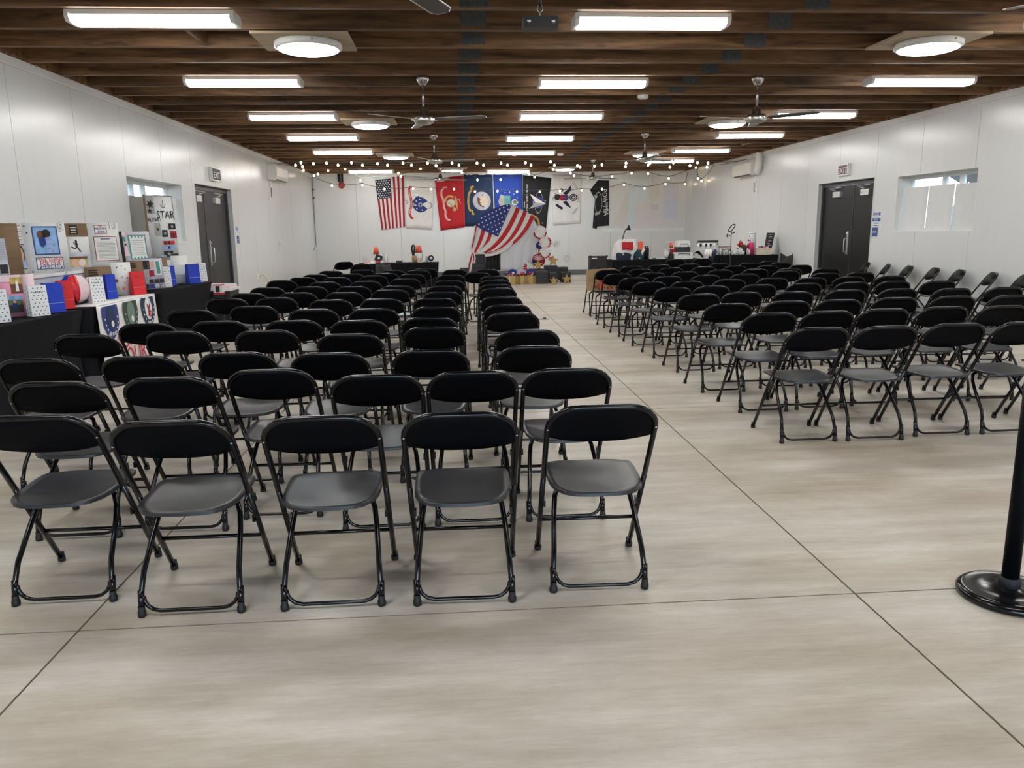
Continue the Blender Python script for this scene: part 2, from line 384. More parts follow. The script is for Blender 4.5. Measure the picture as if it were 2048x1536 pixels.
LW = (11.47, 13.72, 1.40, 2.345); RW = (11.36, 13.51, 1.40, 2.355)
LD = (14.39, 16.68, 0, 2.40); RD = (14.27, 16.52, 0, 2.385)
SL = [8.709+1.39*k for k in range(-9, 13)]; SR = [11.442+1.40*k for k in range(-11, 11)]
wall('wall_left', 'x', XL, 1, YB-.25, YF+.25, ZJ, SL, [LW, LD])
wall('wall_right', 'x', XR, -1, YB-.25, YF+.25, ZJ, SR, [RW, RD])
wall('wall_back', 'y', YF, -1, XL, XR, ZJ, [-3.1+1.39*k for k in range(8)], [], mat('pale_seam', (.5, .5, .49), .8, noise=.05))
wall('wall_front', 'y', YB, 1, XL, XR, ZJ, [-3.1+1.39*k for k in range(8)], [(-1.5, 4.2, 0, 2.5)])  # unseen end wall; its wide opening is added to let cool sky light in
for nm, x, s in (('trim_1', XL, 1), ('trim_2', XR, -1)):
    mb = MB(); mb.b2((x+s*.002, YB, 3.255), (x+s*.026, YF, 3.348), M_TRIMW); mb.b2((x+s*.0265, YB, 3.28), (x+s*.034, YF, 3.346), M_TRIMW); struct(mb, nm)
mb = MB(); mb.b2((XL+.03, YF-.022, 3.27), (XR-.03, YF-.002, 3.348), M_TRIMW); struct(mb, 'trim_3')
mb = MB(); mb.b2((XL+.02, YF-.014, 0), (XR-.02, YF-.001, .165), M_BASEB); struct(mb, 'baseboard_back')
for nm, x, s, D in (('baseboard_left', XL, 1, LD), ('baseboard_right', XR, -1, RD)):
    mb = MB(); mb.b2((x+s*.001, YB, 0), (x+s*.013, D[0]-.05, .165), M_BASEB); mb.b2((x+s*.001, D[1]+.05, 0), (x+s*.013, YF-.02, .165), M_BASEB); struct(mb, nm)
# ceiling: deck, joists, blocking
mb = MB()
for k in range(46): mb.b2((XL-.2, YB-.1+k*.7, 3.645), (XR+.2, YB-.1+k*.7+.694, 3.67), M_DECK)
mb.b2((XL-.25, YB-.2, 3.672), (XR+.25, YF+.25, 3.70), M_DECK)
struct(mb, 'ceiling')
JOY = [6.992-.711*k for k in range(17, 0, -1)]+[6.992+.711*k for k in range(27)]
JOY = [y for y in JOY if -4.9 < y < 25.95]
for i, y in enumerate(JOY):
    mb = MB(); dz = random.uniform(-.004, .004)
    mb.box(((XL+XR)/2, y, 3.497+dz), (XR-XL-.004, .065, .292), M_JOIST)
    j = struct(mb, 'ceiling_joist')
    mb = MB()
    for x0, x1 in ((.12, .36), (3.05, 3.27)):
        o = random.uniform(-.02, .02); mb.b2((x0+o, y-.0355, 3.355+random.uniform(0, .03)), (x1+o, y-.0327, 3.60), M_PLATE)
    mb.build('nail_plate', j)
mb = MB()
for y0, y1 in zip(JOY, JOY[1:]):
    for x, s in ((XL, 1), (XR, -1)): mb.b2((x+s*.004, y0+.034, 3.352), (x+s*.042, y1-.034, 3.64), M_JOIST)
for k in range(9): mb.b2((XL+k*1.365+.01, 26.105, 3.352), (XL+k*1.365+1.35, 26.143, 3.64), M_JOIST)
struct(mb, 'ceiling_blocking')
mb = MB()
for a, b in zip(JOY[8:], JOY[9:]):
    if random.random() < .28:
        x = random.choice([-2.4, -1.9, 1.8, 3.9, 5.0, 6.7]); mb.b2((x, a+.034, 3.36), (x+.04, b-.034, 3.62), M_JOIST)
struct(mb, 'ceiling_bridging')

# windows
def window(n, x, s, H):
    y0, y1, z0, z1 = H; d = .235
    w = bpy.data.objects.new('window_%d' % n, None); COL.objects.link(w); w.location = (x-s*d, (y0+y1)/2, z0); w['kind'] = 'structure'
    mb = MB(); t = .012
    mb.b2((x-s*.30, y0, z1-t), (x-s*.0, y1, z1), M_TRIMW); mb.b2((x-s*.30, y0, z0), (x-s*.0, y1, z0+t), M_TRIMW)
    mb.b2((x-s*.30, y0, z0+t), (x-s*.0, y0+t, z1-t), M_TRIMW); mb.b2((x-s*.30, y1-t, z0+t), (x-s*.0, y1, z1-t), M_TRIMW)
    mb.build('window_reveal', w)
    mb = MB(); f = .06; xa, xb = x-s*(d+.05), x-s*d
    mb.b2((xa, y0+t, z1-t-f), (xb, y1-t, z1-t), M_VINYL); mb.b2((xa, y0+t, z0+t), (xb, y1-t, z0+t+f), M_VINYL)
    mb.b2((xa, y0+t, z0+t+f), (xb, y0+t+f, z1-t-f), M_VINYL); mb.b2((xa, y1-t-f, z0+t+f), (xb, y1-t, z1-t-f), M_VINYL)
    for ym in ((y0+y1)/2-.35, (y0+y1)/2+.1):
        mb.b2((xa, ym-.04, z0+t+f), (xb+s*.01, ym+.04, z1-t-f), M_VINYL)
    mb.build('window_frame', w)
    mb = MB(); mb.b2((x-s*(d+.02), y0+.07, z0+.07), (x-s*(d+.024), y1-.07, z1-.07), M_GLASS); mb.build('pane', w)
window(1, XL, 1, LW); window(2, XR, -1, RW)
# timber posts of the covered walk outside the windows
for nm, x, s in (('outside_canopy', XL, -1), ('outside_canopy', XR, 1)):
    mb = MB()
    R = Matrix.Rotation(s*.5, 3, 'Y'); mb.box((x+s*2.2, 12.6, 2.75), (2.6, 7, .06), M_OUTW, R)
    for y in (11.4, 12.4, 13.4, 14.4): mb.box((x+s*2.2, y, 2.62), (2.6, .09, .16), M_OUTW, R)
    mb.b2((x+s*2.9, 9, .0), (x+s*3.0, 17, 1.9), M_OUTW)
    o = mb.build(nm); o['kind'] = 'structure'
mb = MB(); mb.b2((-40, -45, -.5), (40, 60, -.45), M_CONC2); struct(mb, 'ground_outside')

# doors
def doors(n, x, s, D):
    y0, y1, z0, z1 = D
    w = bpy.data.objects.new('door_%d' % n, None); COL.objects.link(w); w.location = (x-s*.1, (y0+y1)/2, 0); w['kind'] = 'structure'
    mb = MB()
    mb.b2((x-s*.25, y0, 0), (x+s*.004, y0+.012, z1), M_JAMB); mb.b2((x-s*.25, y1-.012, 0), (x+s*.004, y1, z1), M_JAMB); mb.b2((x-s*.25, y0+.012, z1-.012), (x+s*.004, y1-.012, z1), M_DFRAME)
    mb.build('door_lining', w)
    mb = MB(); xa, xb = x-s*.16, x-s*.075
    mb.b2((xa, y0+.013, 0), (xb, y0+.06, z1-.013), M_DFRAME); mb.b2((xa, y1-.06, 0), (xb, y1-.013, z1-.013), M_DFRAME); mb.b2((xa, y0+.061, z1-.08), (xb, y1-.061, z1-.013), M_DFRAME)
    mb.build('door_frame', w)
    ys = 15.2; xd = x-s*.105
    for k, (a, b) in enumerate(((y0+.063, ys-.004), (ys+.004, y1-.063))):
        mb = MB(); mb.b2((xd-s*.045, a, .01), (xd, b, z1-.085), M_DOOR)
        if k == 0: mb.b2((xd, b-.02, .01), (xd+s*.006, b, z1-.085), M_DFRAME)
        lf = mb.build('door_leaf', w)
        mb = MB(); yc = (a+b)/2-.05*(1-k)
        mb.b2((xd+s*.001, yc-.16, z1-.30), (xd+s*.055, yc+.14, z1-.19), M_ALU)
        mb.tube([(xd+s*.04, yc+.05, z1-.17), (xd+s*.09, yc+.22, z1-.12), (xd+s*.04, yc-.16, z1-.11)], .011, M_ALU, 6)
        mb.build('door_closer', lf)
        if k == 1:
            mb = MB(); yh = a+.12
            mb.b2((xd+s*.001, yh-.03, .94), (xd+s*.012, yh+.03, 1.40), M_ALU)
            mb.tube([(xd+s*.012, yh, .98), (xd+s*.07, yh+.0, 1.0), (xd+s*.075, yh, 1.14), (xd+s*.07, yh, 1.26), (xd+s*.012, yh, 1.28)], .011, M_ALU, 8)
            mb.lathe([(.022, 0), (.022, .02)], (xd+s*.012, yh, 1.36), M_CHR, 12, (s, 0, 0))
            mb.build('door_handle', lf)
doors(1, XL, 1, LD); doors(2, XR, -1, RD)

# ================================================================== CEILING FIXTURES
def tube_light(x0, x1, y, label):
    t = thing('ceiling_light', label, 'ceiling light', ((x0+x1)/2, y, 3.35), 'long wraparound lights under the joists')
    prof = [(-.115, 3.348), (-.125, 3.30), (-.10, 3.262), (.10, 3.262), (.125, 3.30), (.115, 3.348)]
    mb = MB(); e = .035
    for a, b in ((x0, x0+e), (x1-e, x1)):
        vs = [(a, y+p*1.06, z+(0 if z > 3.34 else -.006)) for p, z in prof]+[(b, y+p*1.06, z+(0 if z > 3.34 else -.006)) for p, z in prof]; n = 6
        mb.add(vs, [tuple(range(n)), tuple(range(2*n-1, n-1, -1))]+[(i, n+i, n+(i+1) % n, (i+1) % n) for i in range(n)], M_WHITE)
    mb.b2((x0+e, y-.12, 3.312), (x1-e, y+.12, 3.35), M_WHITE); mb.build('housing', t)
    mb = MB(); pr = [(-.112, 3.311), (-.108, 3.272), (-.085, 3.256), (-.03, 3.250), (.03, 3.250), (.085, 3.256), (.108, 3.272), (.112, 3.311)]; n = len(pr)
    vs = [(x0+e+.001, y+p, z) for p, z in pr]+[(x1-e-.001, y+p, z) for p, z in pr]
    mb.add(vs, [tuple(range(n)), tuple(range(2*n-1, n-1, -1))]+[(i, n+i, n+(i+1) % n, (i+1) % n) for i in range(n)], M_TUBE)
    mb.build('lens', t)
ORD = ['nearest', 'second nearest', 'third nearest', 'fourth nearest', 'fifth nearest', 'sixth nearest', 'seventh nearest']
LY = {'left': [7.16, 10.0, 12.93, 15.75, 18.57, 24.6], 'middle': [7.17, 10.08, 12.97, 16.05, 19.0, 25.1], 'right': [9.96, 12.9, 15.73, 18.8, 21.6]}
LX = {'left': (-3.11, -1.76), 'middle': (1.09, 2.45), 'right': (5.24, 6.60)}
for side in LY:
    for i, y in enumerate(LY[side]):
        tube_light(*LX[side], y, 'long lit ceiling fixture, %s to the camera in the %s column' % (ORD[i], side))
for side in LX:
    for y in (4.2, 1.3)+((7.1,) if side == 'right' else ()):
        tube_light(*LX[side], y, 'long lit ceiling fixture of the %s column, above or behind the camera' % side)
def round_light(x, y, label, r=.305):
    t = thing('round_ceiling_light', label, 'ceiling light', (x, y, 3.35), 'round lights on square plywood boards')
    mb = MB(); mb.b2((x-.46, y-.36, 3.318), (x+.42, y+.36, 3.342), M_PLY); mb.build('mounting_board', t)
    mb = MB(); mb.lathe([(r, 0), (r+.012, -.01), (r+.012, -.05), (r-.01, -.062)], (x, y, 3.317), M_WHITE, 36)
    for k in range(3):
        a = 2*PI*k/3+.8; mb.ball((x+(r+.014)*math.cos(a), y+(r+.014)*math.sin(a), 3.29), .012, M_CHR, 6)
    mb.build('rim', t)
    mb = MB(); mb.lathe([(r-.02, 0), (r-.024, -.006), (r*.75, -.022), (r*.4, -.03), (.01, -.033)], (x, y, 3.254), M_ROUND, 36); mb.build('lens', t)
for i, (x, y, d) in enumerate([(-1.335, 8.05, 'nearest one left of centre, by the closest long light'), (4.79, 7.95, 'nearest one at upper right of the room'), (-1.33, 13.75, 'left of the nearest ceiling fan'), (4.79, 13.8, 'behind the nearest right ceiling fan'), (-1.33, 19.6, 'left of centre near the string lights'), (4.75, 19.5, 'behind the far right ceiling fan'), (.04, 24.0, 'far one above the red flag'), (3.39, 24.0, 'far one above the white coast guard flag')]):
    round_light(x, y, 'round lit ceiling light, '+d)
round_light(-1.33, 2.3, 'round lit ceiling light above the camera at left'); round_light(4.79, 2.3, 'round lit ceiling light above the camera at right')

def fan(x, y, angs, label, zm=2.85):
    t = thing('ceiling_fan', label, 'ceiling fan', (x, y, 3.35), 'three-blade brushed steel ceiling fans')
    mb = MB(); mb.lathe([(.072, 3.352), (.075, 3.31), (.04, 3.25), (.02, 3.245)], (x, y, 0), M_CHR, 14); mb.build('canopy', t)
    mb = MB(); mb.tube([(x, y, 3.25), (x, y, zm+.14)], .014, M_CHR, 10); mb.build('downrod', t)
    mb = MB(); mb.lathe([(.03, zm+.15), (.042, zm+.13), (.058, zm+.05), (.105, zm+.045), (.118, zm+.03), (.12, zm-.015), (.11, zm-.035), (.07, zm-.055), (.02, zm-.06)], (x, y, 0), M_CHR, 20)
    for a in angs:
        c, s_ = math.cos(a), math.sin(a); mb.box((x+.13*c, y+.13*s_, zm-.005), (.05, .09, .02), M_CHR, Matrix.Rotation(a, 3, 'Z'))
    mb.build('motor', t)
    for a in angs:
        R = Matrix.Rotation(a, 3, 'Z') @ Matrix.Rotation(-.15, 3, 'X'); mb = MB(); c = Vector((x, y, zm))
        out = [(.14, -.045), (.2, -.058), (.73, -.062), (.785, -.03), (.78, .03), (.73, .058), (.2, .058), (.14, .045)]
        mb.poly([c+R @ Vector((p, q, .004)) for p, q in out], M_BLADE, .006)
        mb.tube([c+R @ Vector((p, q, 0)) for p, q in out], .005, M_CHR, 5, closed=True)
        mb.build('blade', t)
def A(*d): return [math.radians(k) for k in d]
fan(-.315, 9.88, A(100, -20, -140), 'ceiling fan nearest the camera, left of the room centre')
fan(3.8, 9.88, A(72, -45, -165), 'ceiling fan nearest the camera in the right half')
fan(-.325, 15.65, A(150, -5, -110), 'middle ceiling fan of the left line, behind the nearest one')
fan(3.79, 15.6, A(35, -203, -85), 'middle ceiling fan of the right line, before a round light')
fan(-.3, 21.4, A(173, 28, -75), 'far ceiling fan in front of the white and red flags')
fan(3.8, 21.44, A(-195, 22, -85), 'far ceiling fan in front of the coast guard flag')
fan(-.3, 4.12, A(69, 189, 309), 'ceiling fan above the top edge, its dark blade dipping into view', 2.78)
fan(3.8, 4.12, A(131, 251, 11), 'ceiling fan above the top right corner of view', 2.78)
# hanging black box on a hook
c = atZ(1080, 48, 3.12)
t = thing('hanging_spotlight', 'black twin lamp box hung by a hook beside the nearest middle light', 'lamp', (c.x, c.y, 3.35))
mb = MB(); mb.box((c.x, c.y, 3.12), (.27, .16, .085), M_DGREY); mb.build('housing', t)
for dx in (-.095, .095):
    mb = MB(); mb.lathe([(.02, 0), (.016, .012)], (c.x+dx, c.y-.081, 3.125), M_ALU, 12, (0, -1, 0)); mb.build('lamp_lens', t)
mb = MB(); mb.tube([(c.x, c.y, 3.16), (c.x, c.y, 3.2), (c.x-.02, c.y, 3.22), (c.x-.02, c.y, 3.25), (c.x+.02, c.y, 3.25), (c.x+.02, c.y, 3.22), (c.x+.0, c.y, 3.2)], .005, M_CHR, 6)
mb.tube([(c.x, c.y, 3.245), (c.x, c.y, 3.36)], .012, M_DGREY, 8); mb.build('hook', t)
for u, v, d in ((1287, 194, 'below the joists, nearest of them'), (1117, 312, 'near the string lights at centre'), (1027, 312, 'left of the other far one, with a dark ring')):
    p = atZ(u, v, 3.32); p.y = min(JOY, key=lambda y: abs(y-p.y)); mb = MB(); mb.lathe([(.075, 3.352), (.078, 3.325), (.06, 3.30), (.02, 3.295)], (p.x, p.y, 0), M_WHITE, 18)
    tag(mb.build('smoke_detector', loc=(p.x, p.y, 3.35)), 'small round white smoke detector '+d, 'smoke detector')

# ================================================================== CHAIRS
def chair_proto(detail):
    t = thing('folding_chair', 'x', 'chair', (0, 0, 0)); N = 8 if detail else 6; R = .0125; hw = .226
    fy = lambda z: .237-.665*z
    zs = .47; zt = .838
    # back frame: inverted U from the seat up
    pts = []; rad = .125
    sl = math.hypot(1, .665)
    for sgn in (-1, 1):
        seg = [(sgn*hw, fy(z), z) for z in ((zs, .6, zt-rad/sl) if sgn < 0 else ())]
        pts += seg
        K = 6 if detail else 4
        for k in range(1, K+1) if sgn < 0 else range(0, K):
            q = PI/2*k/K
            if sgn < 0: x = -hw+rad*(1-math.cos(q)); s_ = rad*math.sin(q)
            else: x = hw-rad*(1-math.sin(q)); s_ = rad*math.cos(q)
            z = zt-rad/sl+s_/sl; pts.append((x, fy(z), z))
        if sgn > 0: pts += [(hw, fy(z), z) for z in (zt-rad/sl, .6, zs)]
    mb = MB(); mb.tube(pts, R, M_BLKM, N); mb.build('back_frame', t)
    # backrest
    def bk(u, v):
        x = math.sin((u-.5)*PI); ax = abs(x); X = x*(hw-.002)
        e = max(0, ax*hw-(hw-rad)); top = zt-(rad-math.sqrt(max(0, rad*rad-e*e)))/sl
        bot = .660+.040*ax**2.4
        z = min(bot, top)+(top-min(bot, top))*v
        return (X, fy(z)+.006+.026*(1-x*x), z)
    mb = MB(); mb.grid(lambda u, v: bk(1-u, v), 18 if detail else 10, 4 if detail else 2, M_BLKP, .008)
    if detail: mb.tube([bk(1-k/18, 0) for k in range(19)], .006, M_BLKP, 5)
    b = mb.build('backrest', t)
    mb = MB()
    for s_ in (-1, 1): mb.ball((s_*hw, fy(.735)-.0115, .735), .0052, M_RIV, 4)
    mb.build('rivet', b)
    # seat: dished shell with rounded trapezoid outline
    def st(u, v):
        x = (u-.5)*2; y = (v-.5)*2
        wx = .205+.008*y; e = 4.2
        k = (abs(x)**e+abs(y)**e); m_ = max(abs(x), abs(y))
        f_ = 1 if m_ < 1e-6 else m_/(k**(1/e))
        X, Y_ = x*wx*f_, -.018+y*.238*f_+(-.012*(1-x*x) if y < 0 else 0)*abs(y)
        Z_ = zs-.004+.016*(y*.5)-.016*(1-min(1, x*x))*(1-min(1, y*y*.8))-(.016*max(0, y)**4)
        return (X, Y_, Z_)
    mb = MB(); mb.grid(st, 14 if detail else 6, 14 if detail else 6, M_SEAT, .014); mb.build('seat', t)
    # front legs (continue the back frame) and rear legs
    for s_ in (-1, 1):
        mb = MB(); mb.tube([(s_*hw, fy(zs), zs), (s_*hw, fy(.012), .012)], R, M_BLKM, N)
        if detail: mb.box((s_*(hw-.012), fy(.315), .315), (.012, .035, .03), M_BLKM)
        cap = MB(); cap.lathe([(.0135, .0), (.018, .004), (.018, .022), (.0145, .03), (.0145, .046)], (s_*hw, fy(.012)-.002, 0), M_RUB, 8)
        if detail: l = mb.build('leg', t); cap.build('foot_cap', l)
        else:
            mb.v += cap.v; k0 = len(mb.v)-len(cap.v); mb.f += [[k0+i for i in f] for f in cap.f]; k1 = mb.mi(M_RUB); mb.m += [k1]*len(cap.f); mb.sm += cap.sm; mb.build('leg', t)
    for s_ in (-1, 1):
        x = s_*.2
        P_ = [(x, -.235, .012), (x*.99, -.222, .10), (x*.975, -.208, .14), (x*.96, -.19, .18), (x*.90, -.08, .305), (x*.85, -.03, .365), (x*.76, .0, .405), (x*.62, .012, .42), (x*.45, .015, .422)]
        if not detail: P_ = [P_[i] for i in (0, 1, 2, 4, 5, 8)]
        mb = MB(); mb.tube(P_, R*.95, M_BLKM, N)
        if detail: mb.tube([(x, -.2325, .03), (x, -.2205, .11)], R*1.12, M_BLKM, N)
        cap = MB(); cap.lathe([(.0135, .0), (.018, .004), (.018, .022), (.0145, .03), (.0145, .046)], (x, -.234, 0), M_RUB, 8)
        if detail: l = mb.build('leg', t); cap.build('foot_cap', l)
        else:
            mb.v += cap.v; k0 = len(mb.v)-len(cap.v); mb.f += [[k0+i for i in f] for f in cap.f]; k1 = mb.mi(M_RUB); mb.m += [k1]*len(cap.f); mb.sm += cap.sm; mb.build('leg', t)
    mb = MB(); mb.tube([(-hw, fy(.205), .205), (hw, fy(.205), .205)], .009, M_BLKM, 6); mb.build('stretcher', t)
    mb = MB(); x = .19
    mb.tube([(-x, -.224, .085), (-x+.004, -.2265, .065), (-x+.016, -.229, .045), (-x+.036, -.231, .030), (-x+.065, -.232, .023), (x-.065, -.232, .023), (x-.036, -.231, .030), (x-.016, -.229, .045), (x-.004, -.2265, .065), (x, -.224, .085)], .0085, M_BLKM, 6); mb.build('rear_stretcher', t)
    return t
CL = [[(-65,165,832),(202,447,842),(508,757,833),(808,1035,826),(1100,1326,810)],
[(-5,198,764),(224,435,755),(442,635,738),(655,843,750),(855,1035,743),(1050,1226,737)],
[(-30,151,718),(184,357,713),(382,551,706),(575,738,706),(786,937,700),(997,1146,692)],
[(100,250,666),(281,429,660),(464,603,657.5),(630,766,668),(805,931,651),(992,1118,659.5)],
[(219,339,650),(369,490,644.5),(518,640,643.5),(658,774,640.5),(801,911,637),(972,1080,625)],
[(325,432,620),(450,557,612),(570,675,618.5),(694,795,617.5),(821,920,613),(967,1062,609)],
[(406,496,596),(505,599,594),(614,705,599.5),(719,807,597.5),(826,912,595.5),(960,1045,593)],
[(455,532,587),(552,632,586),(646,728,584.5),(741,820,579),(845,922,583.5),(958,1032,575.5)],
[(493,571,575),(581,656,573),(669,743,572.5),(761,830,571),(854,924,571.5),(958,1026,568.5)],
[(533,601,559),(616,678,563.6),(697,764,562),(777,842,557),(867,930,560.5),(959,1021,559)],
[(570,628,556),(642,702,554.5),(716,776,551),(794,852,548),(873,931,549.5),(960,1017,552)],
[(603,658,549),(676,727,547.5),(744,794,546),(809,862,540),(884,936,539),(937,989,544.7)],
[(635,687,541.5),(701,746,539.5),(762,809,540),(823,875,537),(949,999,538.5)]]
CR = [[(1181,1227,535),(1190,1248,539),(1208,1268,547),(1238,1302,555),(1265,1339,563.5),(1309,1388,574.5),(1358,1446,588),(1410,1511,607),(1488,1604,626),(1575,1712,655)],
[(1240.6,1289,532),(1256,1309,538),(1277,1334,545),(1306,1369,552.5),(1343,1413,562),(1389,1465,571.5),(1445,1530,584),(1533,1628,602),(1604,1720,622),(1718,1850,652)],
[(1296,1346,529),(1318,1371,535),(1344.6,1400,543),(1383,1445,550),(1427,1498,558.5),(1481,1561,569),(1551.6,1633,583),(1637,1733,599),(1718,1831,617.5),(1857,1988,646.4)],
[(1357,1403,527.5),(1384,1435,533),(1415,1472,539.5),(1461.5,1523,547.6),(1512,1583,555.5),(1573.5,1650,566),(1655,1740.6,579),(1750.6,1846,594.6),(1836,1953,613),(1994,2127,643)],
[(1417,1463,527),(1448,1497,531.5),(1485,1543.5,538),(1541,1607,541),(1592,1661,555),(1670,1748.6,563.7),(1757.5,1845,577),(1865,1965.7,591.8),(1960.7,2075,611)],
[(1479,1524.5,525.5),(1513,1560,531),(1554.5,1607,536.6),(1625.5,1685,545.5),(1665,1740.6,553),(1753.5,1830,562),(1868,1954.7,576),(1978.6,2080,590)],
[(1521.6,1563,522.3),(1536,1584.5,524.7),(1576.5,1628.5,529.6),(1628,1685,536),(1694,1755.5,544),(1750.6,1822,551),(1846,1921,561),(1970.7,2060,573.5)]]
NTH = ['first', 'second', 'third', 'fourth', 'fifth', 'sixth', 'seventh', 'eighth', 'ninth', 'tenth', 'eleventh', 'twelfth', 'thirteenth']
near = chair_proto(True); far = chair_proto(False); used = {}
def place(x, y, rz, label, group):
    p = near if math.hypot(x, y) < 9 else far
    if p.name not in used: used[p.name] = 1; p.location = (x, y, 0); p.rotation_euler = (0, 0, rz); p['label'] = label; p['group'] = group; return p
    return dup(p, (x, y, 0), rz, label, group)
protos = []
def spot(xl, xr, v):
    a = atZ((xl+xr)/2, v, .85); return [a.x, a.y+.335]
def relax(ps):
    ps = sorted(ps, key=lambda p: p[1])
    for _ in range(6):
        for a, b in zip(ps, ps[1:]):
            d = .62-(b[1]-a[1])
            if d > 0: a[1] -= d/2; b[1] += d/2
LP = [[spot(*c) for c in row] for row in CL]; RP = [[spot(*c) for c in colm] for colm in CR]
for k in range(6): relax([row[len(row)-1-k] for row in LP[:12] if len(row) > k]+([LP[12][{0: 4, 2: 3, 3: 2, 4: 1, 5: 0}[k]]] if k != 1 else []))
for colm in RP: relax(colm)
GL, GR = 'folding chairs of the left block', 'folding chairs of the right block'
for i, row in enumerate(CL):
    n = len(row)
    for j, c in enumerate(row):
        x, y = LP[i][j]; k = n-1-j
        if i == 12: k = (5, 4, 3, 2, 0)[j]
        lab = 'black folding chair, left block, %s row from the camera, %s from the centre aisle' % (NTH[i], NTH[k])
        place(x, y, random.uniform(-.02, .02) if (i, j) != (11, 5) else -.22, lab, GL)
for j, colm in enumerate(CR):
    n = len(colm)
    for q, c in enumerate(colm):
        x, y = RP[j][q]; i = n-1-q+(10-n if j >= 4 else 0)
        if j >= 5: i = n-1-q+j-3
        lab = 'black folding chair, right block, %s row from the camera, %s from the centre aisle' % (NTH[i], NTH[j])
        place(x, y, random.uniform(-.02, .02), lab, GR)
place(4.72, 5.68, 0, 'black folding chair cut by right picture edge, first row of right block', GR)
for k, y in enumerate((14.17, 13.47, 12.80, 12.08, 11.45, 10.73, 10.07)):
    place(7.375, y, PI/2-.32+random.uniform(-.05, .05), 'black folding chair backed against the right wall, %s from the doors' % NTH[k], 'folding chairs along the right wall')
place(-2.68, 18.6, .55, 'black folding chair turned aslant at the left end of the far left table', 'folding chairs by the far left table')
place(-2.08, 17.3, .35, 'black folding chair tucked at the front left of the far left table', 'folding chairs by the far left table')
place(4.83, 17.15, 0, 'black folding chair in front of the far right table, left one', 'folding chairs by the far right table')
place(5.44, 17.2, 0, 'black folding chair in front of the far right table, right one', 'folding chairs by the far right table')

# ================================================================== WALL FIXTURES
def ac(x, s, y0, y1, zb, zt, label):
    t = thing('air_conditioner', label, 'air conditioner', (x, (y0+y1)/2, zt), 'split air conditioners high on the side walls')
    prof = [(.003, zb+.02), (.17, zb), (.215, zb+.03), (.235, zb+.10), (.235, zt-.03), (.21, zt), (.003, zt)]
    n = len(prof); mb = MB()
    vs = [(x+s*p, y0, z) for p, z in prof]+[(x+s*p, y1, z) for p, z in prof]
    mb.add(vs, [tuple(range(n)), tuple(range(2*n-1, n-1, -1))]+[(i, n+i, n+(i+1) % n, (i+1) % n) for i in range(n)], M_OFFW); mb.build('casing', t)
    mb = MB(); mb.b2((x+s*.12, y0+.12, zb+.004), (x+s*.218, y1-.12, zb+.028), M_DGREY); mb.b2((x+s*.236, y0+.03, zt-.055), (x+s*.238, y1-.03, zt-.047), M_DGREY); mb.build('louver', t)
    mb = MB(); mb.b2((x+s*.003, y0+.14, 2.62), (x+s*.045, y0+.22, zb), M_WHITE); mb.build('drain_cover', t)
    mb = MB(); mb.tube([(x+s*.008, y0+.3, zb+.02), (x+s*.008, y0+.3, 2.40), (x+s*.008, y0+.12, 2.40)], .008, M_GROOVE, 6); mb.build('cable', t)
    mb = MB(); mb.b2((x+s*.002, y0+.02, 2.33), (x+s*.03, y0+.12, 2.50), M_WHITE); mb.build('remote_holder', t)
ac(XL, 1, 20.0, 21.33, 2.79, 3.16, 'white split air conditioner high on the left wall')
ac(XR, -1, 19.86, 21.2, 2.80, 3.17, 'white split air conditioner high on the right wall')
mb = MB(); mb.tube([(XR-.16, 19.7, 2.82), (XR-.13, 19.68, 2.86), (XR-.11, 19.66, 3.0), (XR-.10, 19.65, 3.30), (XR-.10, 19.65, 3.34)], [.06, .085, .09, .09, .09], M_OFFW, 12)
tag(mb.build('duct_cover', loc=(XR-.1, 19.65, 3.0)), 'fat off-white line cover curving up beside the right air conditioner', 'duct')
def exit_sign(x, s, y0, y1, z0, z1, label, col):
    t = thing('exit_sign', label, 'exit sign', (x, (y0+y1)/2, z0))
    mb = MB(); mb.b2((x+s*.002, y0, z0), (x+s*.06, y1, z1), M_WHITE); mb.build('housing', t)
    mb = MB(); mb.b2((x+s*.0605, y0+.03, z0+.025), (x+s*.063, y1-.03, z1-.025), col); mb.build('face_panel', t)
    r = (0, s, 0) if s > 0 else (0, -1, 0)
    r = (0, 1, 0) if s > 0 else (0, -1, 0)
    text('lettering', 'EXIT', (x+s*.0645, (y0+y1)/2, (z0+z1)/2-.02), r, (0, 0, 1), .16, M_WHITE, t, sx=1.25)
exit_sign(XL, 1, 15.29, 15.85, 2.50, 2.75, 'grey and white EXIT sign above the left double doors', M_DGREY)
exit_sign(XR, -1, 15.2, 15.61, 2.49, 2.71, 'dark red EXIT sign above the right double doors', M_EXIT)
def sign(x, s, y0, y1, z0, z1, m, words, label, wm):
    t = thing('wall_sign', label, 'sign', (x, (y0+y1)/2, z0))
    mb = MB(); mb.b2((x+s*.001, y0, z0), (x+s*.005, y1, z1), m); mb.build('sign_plate', t)
    r = (0, 1, 0) if s > 0 else (0, -1, 0); n = len(words)
    for i, w in enumerate(words):
        if w == '~':
            zc = z1-(z1-z0)*(i+.5)/n; mb = MB(); mb.b2((x+s*.0052, y0+.03, zc-.006), (x+s*.0058, y1-.035, zc+.006), wm); mb.build('printed_line', t); continue
        text('lettering', w, (x+s*.0065, (y0+y1)/2, z1-(z1-z0)*(i+.5)/n), r, (0, 0, 1), min((z1-z0)/n*.75, (y1-y0)/max(len(w), 1)*1.35), wm, t)
sign(XR, -1, 13.98, 14.21, 1.685, 1.76, M_SIGNB, ['~', '~', '~'], 'small blue sign beside the right doors, top of the stack', M_WHITE)
sign(XR, -1, 13.97, 14.23, 1.59, 1.645, M_SIGNB, ['NOTICE'], 'blue NOTICE header strip beside the right doors', M_WHITE)
